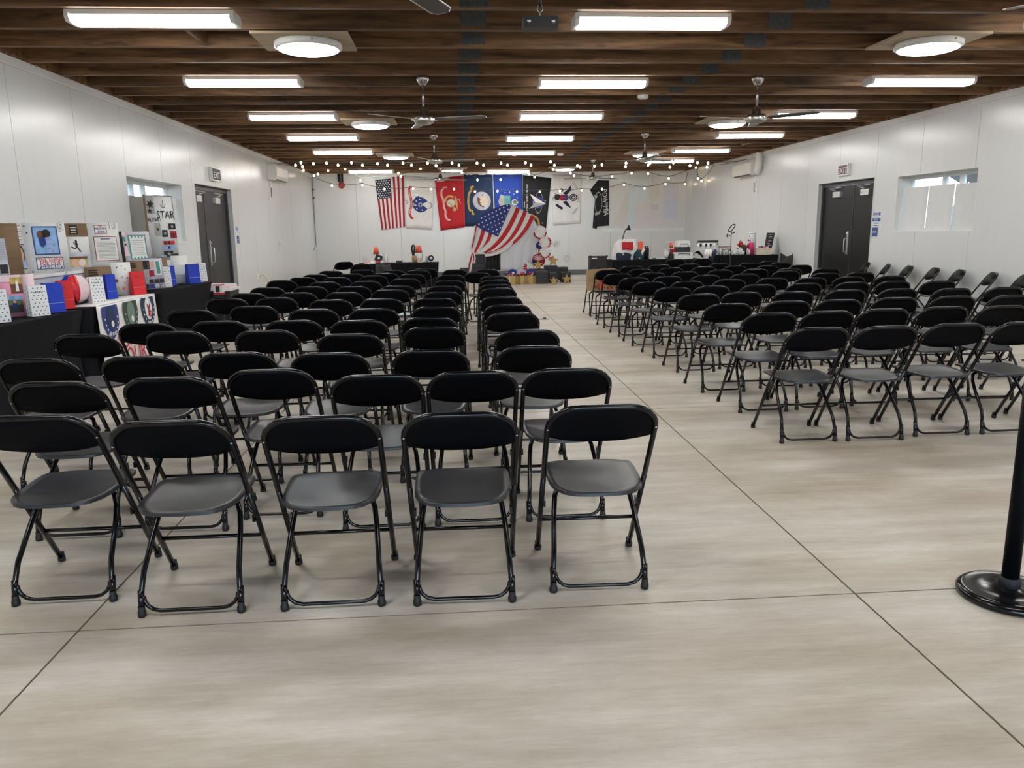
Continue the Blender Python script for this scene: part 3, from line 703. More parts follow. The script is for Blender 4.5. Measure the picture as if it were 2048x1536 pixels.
sign(XR, -1, 13.97, 14.22, 1.49, 1.575, M_WHITE, ['~', '~'], 'white notice sheet under the blue NOTICE strip by right doors', M_SIGNB)
sign(XR, -1, 14.03, 14.22, 1.315, 1.475, M_SIGNB, ['EXIT'], 'square blue EXIT plate, lowest of signs beside the right doors', M_WHITE)
sign(XL, 1, 16.81, 16.98, 1.575, 1.665, M_SIGNB, ['~', '~'], 'small grey-blue plate beside the left doors, top of the stack', M_WHITE)
sign(XL, 1, 16.83, 16.97, 1.50, 1.56, M_WHITE, ['~', '~'], 'small white notice beside the left doors, between two plates', M_SIGNB)
sign(XL, 1, 16.84, 17.0, 1.32, 1.47, M_SIGNB, ['~'], 'dark blue square plate beside left doors, lowest of the stack', M_WHITE)
mb = MB(); mb.b2((XL+.002, 20.6, 1.14), (XL+.03, 20.95, 1.31), M_WHITE); mb.b2((XL+.031, 20.68, 1.18), (XL+.035, 20.74, 1.27), M_GROOVE)
tag(mb.build('wall_switch_box', loc=(XL, 20.8, 1.14)), 'white switch box on the left wall beyond the doors', 'switch')
# conduit with junction at the left far corner
mb = MB(); mb.tube([(XL+.03, YF-.04, 3.25), (XL+.03, YF-.04, 1.1), (XL+.02, YF-.5, .95)], .008, M_WIRE, 5)
for z in (2.86, 2.6): mb.ball((XL+.045, YF-.05, z), .028, M_BLK, 5)
tag(mb.build('hanging_string_end', loc=(XL+.03, YF-.04, 3.25)), 'thin dark cord with unlit sockets down the far left corner', 'cord')
p = at(380+880/6.4, 520+210/6.4, 20)
q = atX(516, 553, XL+.01)
mb = MB(); mb.b2((XL+.002, q.y-.05, q.z-.06), (XL+.02, q.y+.05, q.z+.06), M_WHITE)
tag(mb.build('outlet', loc=(XL, q.y, q.z)), 'white outlet low on the left wall beyond the doors', 'outlet')
mb = MB(); mb.tube([(XL+.022, q.y, q.z), (XL+.10, q.y+.1, q.z+.03), (XL+.16, q.y+.2, q.z-.08), (XL+.18, q.y+.3, q.z-.45), (XL+.2, q.y+.3, .01)], .007, M_YEL, 6)
tag(mb.build('power_cord', loc=(XL+.02, q.y, q.z)), 'thin yellow cord arching down from the left wall outlet', 'cord')
# fire bell on far wall
t = thing('fire_bell', 'red alarm bell under two black pipes on the far wall, left', 'bell', (-3.57, YF, 3.0))
mb = MB(); mb.tube([(-3.61, YF-.05, 3.09), (-3.61, YF-.05, 3.34)], .045, M_BLK, 8); mb.tube([(-3.51, YF-.05, 3.09), (-3.51, YF-.05, 3.34)], .03, M_BLK, 8); mb.build('pipe', t)
mb = MB(); mb.lathe([(.105, 0), (.105, .03), (.085, .06), (.03, .07)], (-3.54, YF-.025, 2.99), M_REDF, 20, (0, -1, 0)); mb.build('bell_dome', t)

# ================================================================== FLAGS ON THE FAR WALL
FY = 26.128
def P3(a, dy=0): return (a[0], FY-dy, a[1])
def flag(name, bl, br, tr, tl, label, m, wave=.006, waves=2.3):
    t = thing(name, label, 'flag', (bl[0], FY, bl[1]), 'flags pinned in a row on the far wall')
    q = Quad(P3(bl), P3(br), P3(tr), P3(tl), wave, waves)
    return t, q
# US flag, hung vertically
t, q = flag('us_flag', (-2.332, 1.56), (-1.569, 1.653), (-1.551, 3.26), (-2.476, 3.192), 'stars and stripes flag hung vertically, leftmost on the far wall', None)
mb = MB()
for k in range(13): q.patch(mb, k/13, 0, (k+1)/13, 1 if k > 6 else .60, (M_FRED if k % 2 == 0 else M_FPINK), 0, 2, 10)
mb.build('striped_field', t)
mb = MB(); q.patch(mb, 0, .60, 7/13, .97, M_FNAVY, .002, 6, 6)
q.patch(mb, 0, .97, 7/13, 1, M_FWHITE, .002, 6, 1); mb.build('canton', t)
mb = MB()
for r in range(9):
    for c in range(6 if r % 2 == 0 else 5):
        q.star(mb, (.5+c+(0 if r % 2 == 0 else .5))/6*7/13*.98+.003, .965-(r+.6)/9*.355-.005, .026, M_FWHITE, .006)
mb.build('stars', t)
# army
t, q = flag('army_flag', (-1.54, 1.60), (-.69, 1.54), (-.57, 3.175), (-1.535, 3.29), 'white flag with a deep blue emblem and red scroll marked 1775', None)
mb = MB(); q.sheet(mb, M_FWHITE, 16, 10); mb.build('cloth', t)
mb = MB(); U, V = .62, .47
q.disc(mb, U-0.071, V, .245, M_DBLUE, .008)
q.poly(mb, [(U-0.330, V+0.036), (U-0.236, V+0.144), (U-0.118, V+0.168), (U-0.189, V+0.024)], M_DBLUE, .009); q.poly(mb, [(U-0.354, V), (U-0.236, V-0.120), (U-0.059, V-0.156), (U-0.177, V-0.024)], M_DBLUE, .009)
q.poly(mb, [(U-0.024, V+0.012), (U+0.295, V+0.108), (U+0.295, V-0.108)], M_FWHITE, .010)
q.disc(mb, U+0.236, V, .11, M_GREYP, .012); q.disc(mb, U+0.236, V, .06, M_FWHITE, .014, ri=.5)
for dx, dy in ((-.22, .06), (-.24, -.02), (-.2, -.08), (-.1, .10), (.0, -.1)): q.disc(mb, U+dx, V+dy, .022, M_FWHITE, .013, 8)
q.disc(mb, U-0.319, V-0.006, .05, M_GREYP, .012, 12); q.star(mb, U-0.071, V, .09, M_LILAC, .012, .4, 8, .6); q.star(mb, U-0.071, V, .05, M_DBLUE, .014, .1, 6, .5)
mb.build('emblem', t)
mb = MB(); path = [(.27, .77), (.19, .79), (.15, .74), (.17, .66), (.21, .58), (.23, .50), (.22, .42), (.17, .35), (.15, .28), (.20, .22), (.27, .19)]
q.band(mb, path, .036, M_REDP, .008); q.band(mb, path[2:-2], .016, M_SCROLL, .011); mb.build('scroll', t)
q.text('UNITED STATES ARMY', .205, .49, .048, M_REDP, t, -PI/2); q.text('1775', .06, .50, .075, M_BLK, t, -PI/2)
# marines
t, q = flag('marine_flag', (-.41, 1.51), (.39, 1.61), (.385, 3.26), (-.555, 3.175), 'scarlet flag with gold anchor emblem and a pale scroll', None)
mb = MB(); q.sheet(mb, M_MAR, 16, 10); mb.build('cloth', t)
mb = MB(); U, V = .52, .50
q.disc(mb, U-.02, V+.0, .135, M_GREYP, .008); q.disc(mb, U-.02, V, .11, M_CREAM, .010); q.disc(mb, U-.06, V+.05, .17, M_GOLD, .009, a0=.6, a1=3.4, ri=.65)
q.poly(mb, [(U+.17, V+.14), (U+.23, V), (U+.22, V-.16), (U+.14, V-.04), (U+.12, V+.05)], M_GOLD, .012); q.disc(mb, U+.1, V-.13, .06, M_GOLD, .011); q.disc(mb, U+.1, V-.13, .035, M_GREYP, .013)
q.band(mb, [(U+.2, V+.07), (U+.3, V+.05), (U+.33, V-.03)], .012, M_SCROLL, .011); q.band(mb, [(U-.18, V+.05), (U+.1, V-.1)], .014, M_GOLD, .014)
mb.build('emblem', t)
mb = MB(); q.band(mb, [(.40, .80), (.30, .81), (.19, .75), (.17, .67), (.22, .59), (.23, .51), (.23, .43), (.27, .36), (.25, .28), (.29, .21), (.37, .18), (.44, .18)], .030, M_SCROLL, .009); mb.build('scroll', t)
# navy
t, q = flag('navy_flag', (.395, 1.64), (1.343, 1.63), (1.33, 3.28), (.395, 3.29), 'dark navy flag with a round grey seal and gold ribbon', None)
mb = MB(); q.sheet(mb, M_NAVY, 16, 10); mb.build('cloth', t)
mb = MB(); U, V = .60, .49
q.disc(mb, U, V, .30, M_LILAC, .008, 28); q.disc(mb, U, V, .30, M_GREYP, .0095, 28, ri=.93); q.disc(mb, U+.04, V, .19, M_CREAM, .010)
q.poly(mb, [(U-.16, V+.07), (U-.02, V+.07), (U+.06, V+.16), (U+.02, V+.04), (U-.08, V), (U+.0, V-.06), (U+.12, V-.14), (U-.06, V-.10), (U-.14, V-.04)], M_BROWNP, .012)
q.band(mb, [(U+.05, V+.04), (U+.08, V-.05)], .015, M_BLK, .013)
for k in range(5): q.band(mb, [(U+.15, V+.06-.03*k), (U+.24, V+.06-.03*k)], .006, M_GREYP, .013)
mb.build('emblem', t)
mb = MB(); q.band(mb, [(.33, .77), (.25, .76), (.24, .69), (.17, .65), (.14, .55), (.13, .46), (.15, .36), (.19, .30), (.26, .31), (.27, .24), (.33, .24)], .035, M_GOLD, .009)
mb.build('scroll', t); q.text('UNITED STATES NAVY', .155, .48, .042, M_NAVY, t, -PI/2)
# air force
t, q = flag('air_force_flag', (1.40, 1.62), (2.295, 1.555), (2.298, 3.273), (1.345, 3.281), 'royal blue flag with white shield and ring of stars, partly hidden', None)
mb = MB(); q.sheet(mb, M_AF, 16, 10); mb.build('cloth', t)
mb = MB(); U, V = .45, .48
for k in range(13): a = 2*PI*k/13; q.star(mb, U+.06+.34*math.cos(a), V+.19*math.sin(a), .022, M_FWHITE, .008)
q.poly(mb, [(U-.32, V), (U-.22, V+.14), (U-.1, V+.12), (U-.08, V-.12), (U-.2, V-.14)], M_GREYP, .009); q.patch(mb, U-.1, V-.1, U+.12, V+.12, M_TEAL, .010); q.disc(mb, U+.27, V, .10, M_LILAC, .010); q.disc(mb, U+.27, V, .07, M_GREEN, .012)
mb.build('emblem', t)
# space force
t, q = flag('space_force_flag', (2.30, 1.55), (3.075, 1.544), (3.259, 3.157), (2.313, 3.258), 'black flag with a silver delta over a blue globe', None)
mb = MB(); q.sheet(mb, M_BLKF, 16, 10); mb.build('cloth', t)
mb = MB(); U, V = .60, .50
q.disc(mb, U, V, .19, M_DBLUE, .008); q.disc(mb, U, V, .16, M_LILAC, .009, ri=.93); q.disc(mb, U+.01, V, .12, M_GREYP, .0095, 24, ri=.93, ry=.36)
q.poly(mb, [(U+.30, V-.02), (U-.34, V+.16), (U-.12, V), (U-.36, V-.13)], M_GREYP, .012); q.poly(mb, [(U+.30, V-.02), (U-.34, V+.16), (U-.12, V)], M_FWHITE, .014)
for a, b in ((.86, .54), (.38, .2), (.5, .18), (.82, .10)): q.star(mb, a, b, .03, M_FWHITE, .01, 0, 4, .2)
mb.build('emblem', t); q.text('UNITED STATES SPACE FORCE', .16, .50, .085, M_FWHITE, t, -PI/2); q.text('MMXIX', .06, .45, .06, M_FWHITE, t, -PI/2)
# coast guard
t, q = flag('coast_guard_flag', (3.303, 1.636), (4.217, 1.688), (4.26, 3.235), (3.292, 3.265), 'white flag with a dark blue eagle emblem ringed by words', None)
mb = MB(); q.sheet(mb, M_FWHITE, 18, 12); mb.build('cloth', t)
mb = MB(); U, V = .48, .53
q.disc(mb, U-0.312, V+0.025, .10, M_BLK, .009, 12); q.poly(mb, [(U-0.130, V+0.100), (U+0.026, V+0.163), (U+0.156, V+0.263), (U+0.156, V+0.150), (U+0.000, V+0.062)], M_FNAVY, .010)
q.poly(mb, [(U-0.130, V-0.075), (U+0.000, V-0.150), (U+0.182, V-0.213), (U+0.104, V-0.125), (U+0.000, V-0.050)], M_FNAVY, .010); q.disc(mb, U-0.143, V+0.013, .10, M_FRED, .010, 14); q.disc(mb, U-0.026, V+0.013, .10, M_DBLUE, .011, 14)
q.disc(mb, U+0.247, V+0.013, .125, M_FNAVY, .010, 20, ri=.75); q.disc(mb, U+0.247, V+0.013, .075, M_FNAVY, .010, 16, ri=.5); q.band(mb, [(U-0.364, V-0.125), (U-0.130, V-0.213)], .04, M_FNAVY, .011); q.disc(mb, U-0.169, V+0.163, .06, M_BLK, .009, 9, ri=.4)
mb.build('emblem', t)
for w, a, b, r in (('UNITED', .10, .55, PI/2), ('STATES', .78, .78, -1.0), ('COAST', .90, .52, -PI/2), ('GUARD', .80, .26, .8), ('1790', .03, .52, PI/2)): q.text(w, a, b, .075, M_FNAVY, t, r)
# POW MIA (corner folded)
t = thing('pow_mia_flag', 'black POW-MIA flag with its left corner folded over', 'flag', (4.8, FY, 1.5), 'flags pinned in a row on the far wall')
mb = MB(); mb.poly([(x, FY-.004, z) for x, z in ((4.80, 3.075), (5.169, 3.062), (5.192, 1.60), (4.80, 1.575), (4.76, 1.49), (4.63, 1.535), (4.702, 2.46), (4.538, 2.76))], M_BLKF, -.006); mb.build('cloth', t)
q = Quad((4.60, FY-.008, 1.55), (5.19, FY-.008, 1.6), (5.17, FY-.008, 3.06), (4.6, FY-.008, 3.06))
mb = MB(); q.disc(mb, .38, .52, .13, M_GREYP, .004, 24, ri=.9, ry=.36); q.disc(mb, .22, .66, .06, M_GREYP, .005, 14); q.poly(mb, [(.16, .30), (.35, .32), (.5, .36), (.45, .27), (.2, .25)], M_GREYP, .005); mb.build('emblem', t)
q.text('POW*MIA', .76, .52, .24, M_FWHITE, t, -PI/2, sx=.8)
# projected picture: projector light painted as faint tinted patches on the wall
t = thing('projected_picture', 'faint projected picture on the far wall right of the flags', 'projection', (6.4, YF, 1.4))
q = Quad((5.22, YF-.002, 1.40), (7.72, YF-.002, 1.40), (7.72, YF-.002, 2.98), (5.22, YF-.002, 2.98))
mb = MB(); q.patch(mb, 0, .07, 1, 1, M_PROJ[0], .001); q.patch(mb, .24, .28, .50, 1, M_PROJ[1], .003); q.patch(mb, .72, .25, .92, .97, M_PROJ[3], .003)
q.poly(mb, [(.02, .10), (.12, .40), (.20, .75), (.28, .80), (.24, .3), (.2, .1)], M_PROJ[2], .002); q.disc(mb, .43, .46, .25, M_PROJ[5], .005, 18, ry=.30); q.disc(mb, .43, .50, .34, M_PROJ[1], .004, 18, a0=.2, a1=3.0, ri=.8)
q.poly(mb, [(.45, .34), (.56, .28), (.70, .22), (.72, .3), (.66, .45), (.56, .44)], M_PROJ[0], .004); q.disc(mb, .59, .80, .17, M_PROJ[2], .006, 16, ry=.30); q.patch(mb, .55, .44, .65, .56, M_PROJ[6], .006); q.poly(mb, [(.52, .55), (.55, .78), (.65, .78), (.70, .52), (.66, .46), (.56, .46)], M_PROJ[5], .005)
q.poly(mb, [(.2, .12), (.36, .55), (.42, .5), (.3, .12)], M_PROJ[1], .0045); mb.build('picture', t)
mb = MB(); mb.b2((4.98, YF-.004, 1.39), (7.72, YF-.001, 1.50), M_PROJ[4]); mb.build('painted_spill_strip', t)  # projector spill painted as a paler strip

# ================================================================== STRING LIGHTS
def strand(label, bulbs, Y, anchors, sagpts=None):
    """bulbs: pixel list resolved at depth Y; the wire passes just above each bulb"""
    pts = [at(u, v, Y) for u, v in bulbs]; c = pts[0]
    t = thing('string_lights', label, 'string lights', c, 'strings of small warm bulbs')
    path = []
    seq = [Vector(a) for a in anchors[:1]]+[p+Vector((0, 0, .06)) for p in pts]+[Vector(a) for a in anchors[1:]]
    for a, b in zip(seq, seq[1:]):
        d = (b-a).length
        for k in range(4): f = k/4; path.append(a.lerp(b, f)+Vector((0, 0, -.10*d*f*(1-f)*2)))
    path.append(seq[-1])
    mb = MB(); mb.tube(path, .0075, M_WIRE, 5, caps=False); mb.build('wire', t)
    for p in pts:
        mb = MB(); mb.lathe([(.014, .062), (.016, .03), (.0155, .028)], (p.x, p.y, p.z), M_BLK, 6)
        mb.lathe([(.012, .0279), (.030, .005), (.030, -.012), (.018, -.034), (.003, -.04)], (p.x, p.y, p.z), M_BULB, 8); mb.build('bulb', t)
strand('string of warm bulbs under the joists, nearest of the rows', [(591,330),(602,325),(627,327),(653,326),(703,325),(755,327),(806,326),(855,326),(904,326),(954,326),(1002,326),(1051,325),(1101,323),(1155,331),(1204,329),(1252,326),(1300,326),(1347,325),(1395,325),(1416,326)], 20.4, [(XL+.05, 20.6, 3.25), (XR-.05, 20.6, 3.25)])
strand('string of warm bulbs under the joists, second of the rows', [(605,333),(676,330),(725,330),(775,330),(823,330),(872,331),(918,330),(967,330),(1015,330),(1062,330),(1109,330),(1160,334),(1189,332),(1251,333),(1296,330),(1340,334),(1380,331),(1414,334)], 21.1, [(XL+.05, 21.1, 3.25), (XR-.05, 21.1, 3.25)])
strand('drooping string of bulbs crossing the flags on the far wall', [(664,371),(725,370),(769,378),(826,377),(862,378),(908,378),(950,383),(995,382),(1034,383),(1080,383),(1120,382),(1163,380.5),(1204,378),(1248,369),(1289,376.6),(1331,368),(1370,368)], 25.75, [(XL+.04, 25.95, 3.30), (XR-.04, 25.9, 3.30)])
strand('string of bulbs along the top of the flags', [(607,340),(628,351),(636,348),(656,341),(690,338),(721,360),(797,346),(802,352),(841,337),(886,342),(924,345),(955,359.5),(1001,359),(1058,347.5),(1069,354),(1106,339),(1141,346),(1148,351),(1224,353),(1263,346),(1296,347),(1337.6,356.4),(1392,335)], 24.6, [(XL+.04, 24.6, 3.3), (XR-.04, 24.8, 3.3)])
strand('short string of bulbs at the far right corner', [(1396,356.5),(1403,361.6)], 24.2, [(7.5, 24.2, 3.32), (7.72, 23.2, 3.32)])

# ================================================================== TABLES WITH STRETCH COVERS
def table(x0, x1, y0, y1, zt, label, group=None, m=None, pull=.10):
    """rectangular table in a stretch cover: taut top, sides drawn in between the feet"""
    t = thing('covered_table', label, 'table', ((x0+x1)/2, (y0+y1)/2, 0), group); m = m or M_CLOTH
    mb = MB(); mb.b2((x0+.02, y0+.02, zt-.02), (x1-.02, y1-.02, zt-.006), M_DGREY); mb.build('tabletop', t)
    for x in (x0+.10, x1-.10):
        for y in (y0+.10, y1-.10):
            l = MB(); l.tube([(x, y, 0.01), (x, y, zt-.02)], .016, M_DGREY, 8); l.lathe([(.022, 0), (.022, .02)], (x, y, 0), M_RUB, 8); l.build('leg', t)
    cx, cy = (x0+x1)/2, (y0+y1)/2; hx, hy = (x1-x0)/2, (y1-y0)/2
    def side(u, v):
        # perimeter param u 0..1, height v
        per = [(-1, -1), (1, -1), (1, 1), (-1, 1), (-1, -1)]; k = min(3, int(u*4)); f = u*4-k
        a, b = per[k], per[k+1]; px, py = a[0]+(b[0]-a[0])*f, a[1]+(b[1]-a[1])*f
        mid = 1-(2*f-1)**2
        w = math.sin(PI*(1-v)) if v < 1 else 0
        inx = pull*(.5*w+.25*(1-v)) ; z = zt*v
        z0 = .10*mid*(1-v)**2
        if k in (0, 2): py_ = py*(hy-inx*(.4+.6*mid*0)); px_ = px*(hx-inx)
        else: px_ = px*(hx-inx*.4); py_ = py*(hy-inx)
        return (cx+px_, cy+py_, max(.006, z+z0))
    mb = MB(); mb.grid(side, 48, 8, m); mb.grid(lambda u, v: (x0+(x1-x0)*u, y0+(y1-y0)*v, zt), 2, 2, m, .004); mb.build('cover', t)
    return t
ZTB = .82
TG = 'black covered tables along the left wall'
table(-4.44, -3.68, 5.3, 7.98, ZTB, 'long table in black stretch cover by the left wall, nearest the camera', TG)
table(-4.44, -3.68, 8.04, 9.86, ZTB, 'table in black cover under the white emblem banner', TG)
table(-4.44, -3.66, 9.90, 12.12, ZTB, 'table in black stretch cover nearest the left double doors', TG)
table(-2.2, -.36, 17.95, 18.75, .80, 'black covered table with coral lamps before the far wall, left', 'black covered tables at the far end')
table(3.60, 5.75, 17.7, 18.5, .80, 'black covered table with laundry and coolers, far right', 'black covered tables at the far end')
table(6.2, 7.64, 18.05, 18.85, .86, 'black covered table with small goods in far right corner', 'black covered tables at the far end')

# banner over the second left table
t = thing('support_banner', 'white cloth banner with three service shields and red words SUPPORT OUR TROOPS', 'banner', (-3.66, 9.0, ZTB))
bq = Quad((-3.62, 8.22, .02), (-3.62, 9.80, .02), (-3.655, 9.80, ZTB+.012), (-3.655, 8.22, ZTB+.012), .004, 3)
mb = MB(); bq.sheet(mb, M_FWHITE, 16, 10, .004)
tq = Quad((-3.652, 8.22, ZTB+.008), (-3.652, 9.80, ZTB+.008), (-3.95, 9.80, ZTB+.006), (-3.95, 8.22, ZTB+.006)); tq.sheet(mb, M_FWHITE, 6, 2, .003); mb.build('cloth', t)
def shield(U, m, ring, inner):
    mb = MB(); V = .80
    out = [(U-.115, V+.17), (U+.115, V+.17), (U+.125, V+.05), (U+.115, V-.08), (U+.07, V-.20), (U, V-.27), (U-.07, V-.20), (U-.115, V-.08), (U-.125, V+.05)]
    bq.poly(mb, out, m, .012)
    bq.disc(mb, U, V+.01, .105, inner, .016, 20, ry=.135)
    for k in range(9):
        a = PI*.95+1.0*PI*k/8*1.1; bq.disc(mb, U+.095*math.cos(a), V-.02+.17*math.sin(a), .013, ring, .017, 8)
    bq.disc(mb, U+.01, V-.07, .035, M_FWHITE, .019, 12)
    mb.build('emblem_patch', t)
shield(.17, M_DBLUE, M_FWHITE, M_NAVY); shield(.50, M_GRN, M_GREYP, mat('army_inner', (.16, .24, .19), .7, noise=.1)); shield(.82, M_NAVY, M_FWHITE, M_FWHITE)
mb = MB(); bq.poly(mb, [(.78, .90), (.81, .80), (.80, .70), (.84, .70), (.83, .80), (.87, .92), (.82, .84)], M_FRED, .021); bq.disc(mb, .84, .73, .04, M_REDP, .022, 8, ri=.5); mb.build('emblem_eagle', t)
for w, U, V, s_ in (('SUPPORT', .55, .46, .24), ('OUR', .50, .24, .26), ('TROOPS', .55, .06, .20)): bq.text(w, U, V, s_, M_REDP, t, off=.014)
bq.text('AIR FORCE', .17, .60, .05, M_FWHITE, t, off=.020); bq.text('ARMY', .50, .60, .06, M_GREYP, t, off=.020); bq.text('NAVY', .82, .60, .06, M_FWHITE, t, off=.020)

# ================================================================== POSTER BOARDS AND BAGS ON THE LEFT TABLES
def board_quad(u0, u1, x0, ang, z0, z1, lean=.03, v=None):
    """upright board: left edge where the wall-side plane x0 is seen at u0, running at angle ang (0 = along the wall) to the sight line of u1"""
    v = v or (455 if z0 > 1 else 530)
    a = atX(u0, v, x0); a.z = 0; d = Vector((math.sin(ang), math.cos(ang), 0))
    r = ray(u1, v); r = Vector((r.x, r.y, 0))
    # a + d*s = r*t
    det = d.x*(-r.y)+r.x*d.y
    s_ = (-a.x*(-r.y)-r.x*(a.y))/det*1.0
    s_ = ((-a.x)*(-r.y)-(-r.x)*(-a.y))/det
    b = a+d*s_; n = Vector((d.y, -d.x, 0))
    L_ = -n*lean
    return Quad((a.x, a.y, z0), (b.x, b.y, z0), (b.x+L_.x, b.y+L_.y, z1), (a.x+L_.x, a.y+L_.y, z1))
def board(label, q, m, name='display_board', back=None, wing=None):
    t = thing(name, label, 'display board', q.c[0])
    mb = MB(); q.sheet(mb, m, 1, 1, .008)
    if wing:
        side, w, a, wm = wing; r, up = q.axes(); sgn = -1 if side == 'L' else 1
        base = q.c[0] if side == 'L' else q.c[1]; top = q.c[3] if side == 'L' else q.c[2]
        d = (r*sgn*math.cos(a)+q.n*math.sin(a))*w
        wq = Quad(base+d, base, top, top+d) if side == 'L' else Quad(base, base+d, top+d, top)
        wq.sheet(mb, wm, 1, 1, .008); mb.build('panel', t); return t, wq
    mb.build('panel', t); return t
def frame_paper(q, t, u0, v0, u1, v1, border, fill=None, bw=.012, name='paper'):
    mb = MB(); fill = fill or M_WHITE
    q.patch(mb, u0, v0, u1, v1, border, .003, 1, 1); w, h = q.W(), q.Hh()
    q.patch(mb, u0+bw/w, v0+bw/h, u1-bw/w, v1-bw/h, fill, .005, 1, 1); return mb.build(name, t)
def lines(q, t, u0, v0, u1, v1, n, m, wd=.0022):
    mb = MB()
    for k in range(n):
        v = v1-(v1-v0)*(k+.5)/n; e = random.uniform(0, .12)*(u1-u0); q.band(mb, [(u0+e*.5, v), (u1-e, v)], wd, m, .008)
    return mb.build('printed_lines', t)
ANG = .62
ZR = 1.16
def riser(x0, x1, y0, y1, z1, label):
    t = thing('storage_bin', label, 'storage bin', ((x0+x1)/2, (y0+y1)/2, ZTB+.002)); mb = MB()
    mb.box(((x0+x1)/2, (y0+y1)/2, (ZTB+.004+z1-.035)/2), (x1-x0-.03, y1-y0-.03, z1-.035-ZTB-.006), M_BIN); mb.build('tub', t)
    mb = MB(); mb.b2((x0, y0, z1-.034), (x1, y1, z1-.004), M_WHITE); mb.build('lid', t)
riser(-4.43, -4.17, 7.0, 7.75, ZR, 'pale plastic storage bin under the board numbered nine, left one')
riser(-4.43, -4.17, 7.79, 8.75, ZR, 'pale plastic storage bin behind the red white and blue wrap')
riser(-4.43, -4.17, 8.8, 9.8, ZR, 'pale plastic storage bin under the board numbered ten')
riser(-4.43, -4.17, 9.86, 11.3, ZR, 'pale plastic storage bin under the tall black and white collage board')
# board a (brown, at the picture edge)
q = board_quad(-14, 37, -4.40, ANG, ZR, 1.665)
t = board('brown cardboard display at the left picture edge with a newspaper sheet', q, M_CARD)
frame_paper(q, t, 0, .02, .42, .72, M_GREYP, M_LILAC, .006); lines(q, t, .03, .3, .38, .66, 8, M_GREYP, .004)
mb = MB(); q.patch(mb, .04, .05, .36, .22, M_BLK, .008, 1, 1); mb.build('photo', t)
# board b: number nine
q = board_quad(46, 132, -4.42, ANG, ZR, 1.675)
t, wq = board('white trifold board numbered 9 with a blue framed photo of two people', q, M_FOAMB, wing=('L', .17, .5, M_FOAMB))
frame_paper(q, t, .20, .35, .80, .93, M_FRB, M_SKYP, .014, 'photo')
mb = MB()
q.disc(mb, .52, .78, .045, M_BLK, .009, 10); q.disc(mb, .40, .76, .045, M_BROWNP, .009, 10); q.poly(mb, [(.33, .70), (.48, .72), (.50, .58), (.40, .50), (.34, .56)], M_DBLUE, .009); q.poly(mb, [(.48, .70), (.66, .72), (.72, .55), (.70, .38), (.44, .38), (.50, .55)], M_PHBLUE, .010); mb.build('photo_figures', t)
frame_paper(q, t, .20, .06, .84, .30, M_NAVY, M_WHITE, .007)
q.text('"WE SHINE', .52, .24, .055, M_REDP, t, off=.009); q.text('FOR OUR', .52, .175, .05, M_REDP, t, off=.009); q.text('HEROES"', .52, .11, .055, M_DBLUE, t, off=.009)
for a, b in ((.27, .09), (.77, .09), (.08, .02), (.04, .93), (.08, .80)):
    mb = MB(); q.star(mb, a, b, .014, M_DBLUE, .010); mb.build('star_sticker', t)
q.text('9', .90, .90, .15, M_GREYP, t, off=.006); q.text('9', .895, .902, .135, M_WHITE, t, off=.010)
frame_paper(wq, t, .12, .66, .85, .94, M_FRED, M_WHITE, .006); lines(wq, t, .2, .7, .78, .9, 4, M_BLK)
frame_paper(wq, t, .12, .08, .9, .58, M_FRB, M_LILAC, .010, 'photo'); mb = MB(); wq.disc(mb, .5, .38, .05, M_BLK, .008, 14, ry=.09); wq.disc(mb, .48, .37, .035, M_TAN, .010, 14, ry=.07); wq.poly(mb, [(.3, .12), (.7, .12), (.62, .26), (.5, .3), (.38, .26)], M_SKYP, .009); mb.build('photo_figures', t)
# board c: runner
q = board_quad(122, 176, -4.30, ANG, ZR-.005, 1.67)
t = board('small board with brown top, black runner silhouette and a colour photo', q, M_FOAMB)
mb = MB(); q.patch(mb, 0, .72, 1, 1.0, M_CARD, .004, 1, 1); q.patch(mb, .32, .76, .62, .96, M_BLK, .007, 1, 1); mb.build('card_header', t)
lines(q, t, .36, .78, .58, .94, 3, M_CREAM, .005)
frame_paper(q, t, .24, .38, .68, .66, M_LPINK, M_WHITE, .006)
mb = MB(); q.disc(mb, .50, .62, .013, M_BLK, .009, 10); q.band(mb, [(.50, .60), (.50, .51)], .012, M_BLK, .009); q.band(mb, [(.50, .51), (.44, .46), (.30, .50)], .007, M_BLK, .010); q.band(mb, [(.50, .51), (.58, .44), (.64, .39)], .007, M_BLK, .010); q.band(mb, [(.50, .58), (.43, .56), (.40, .60)], .005, M_BLK, .010); q.band(mb, [(.5, .57), (.57, .54)], .005, M_BLK, .010); mb.build('runner_silhouette', t)
mb = MB(); q.patch(mb, .08, .05, .98, .33, M_LILAC, .004, 1, 1); q.patch(mb, .16, .07, .84, .29, M_YEL, .006, 1, 1); q.disc(mb, .36, .15, .045, M_TAN, .008, 12); q.disc(mb, .62, .16, .04, M_LPINK, .008, 12); q.patch(mb, .16, .24, .84, .29, M_BROWNP, .008, 1, 1); mb.build('photo', t)
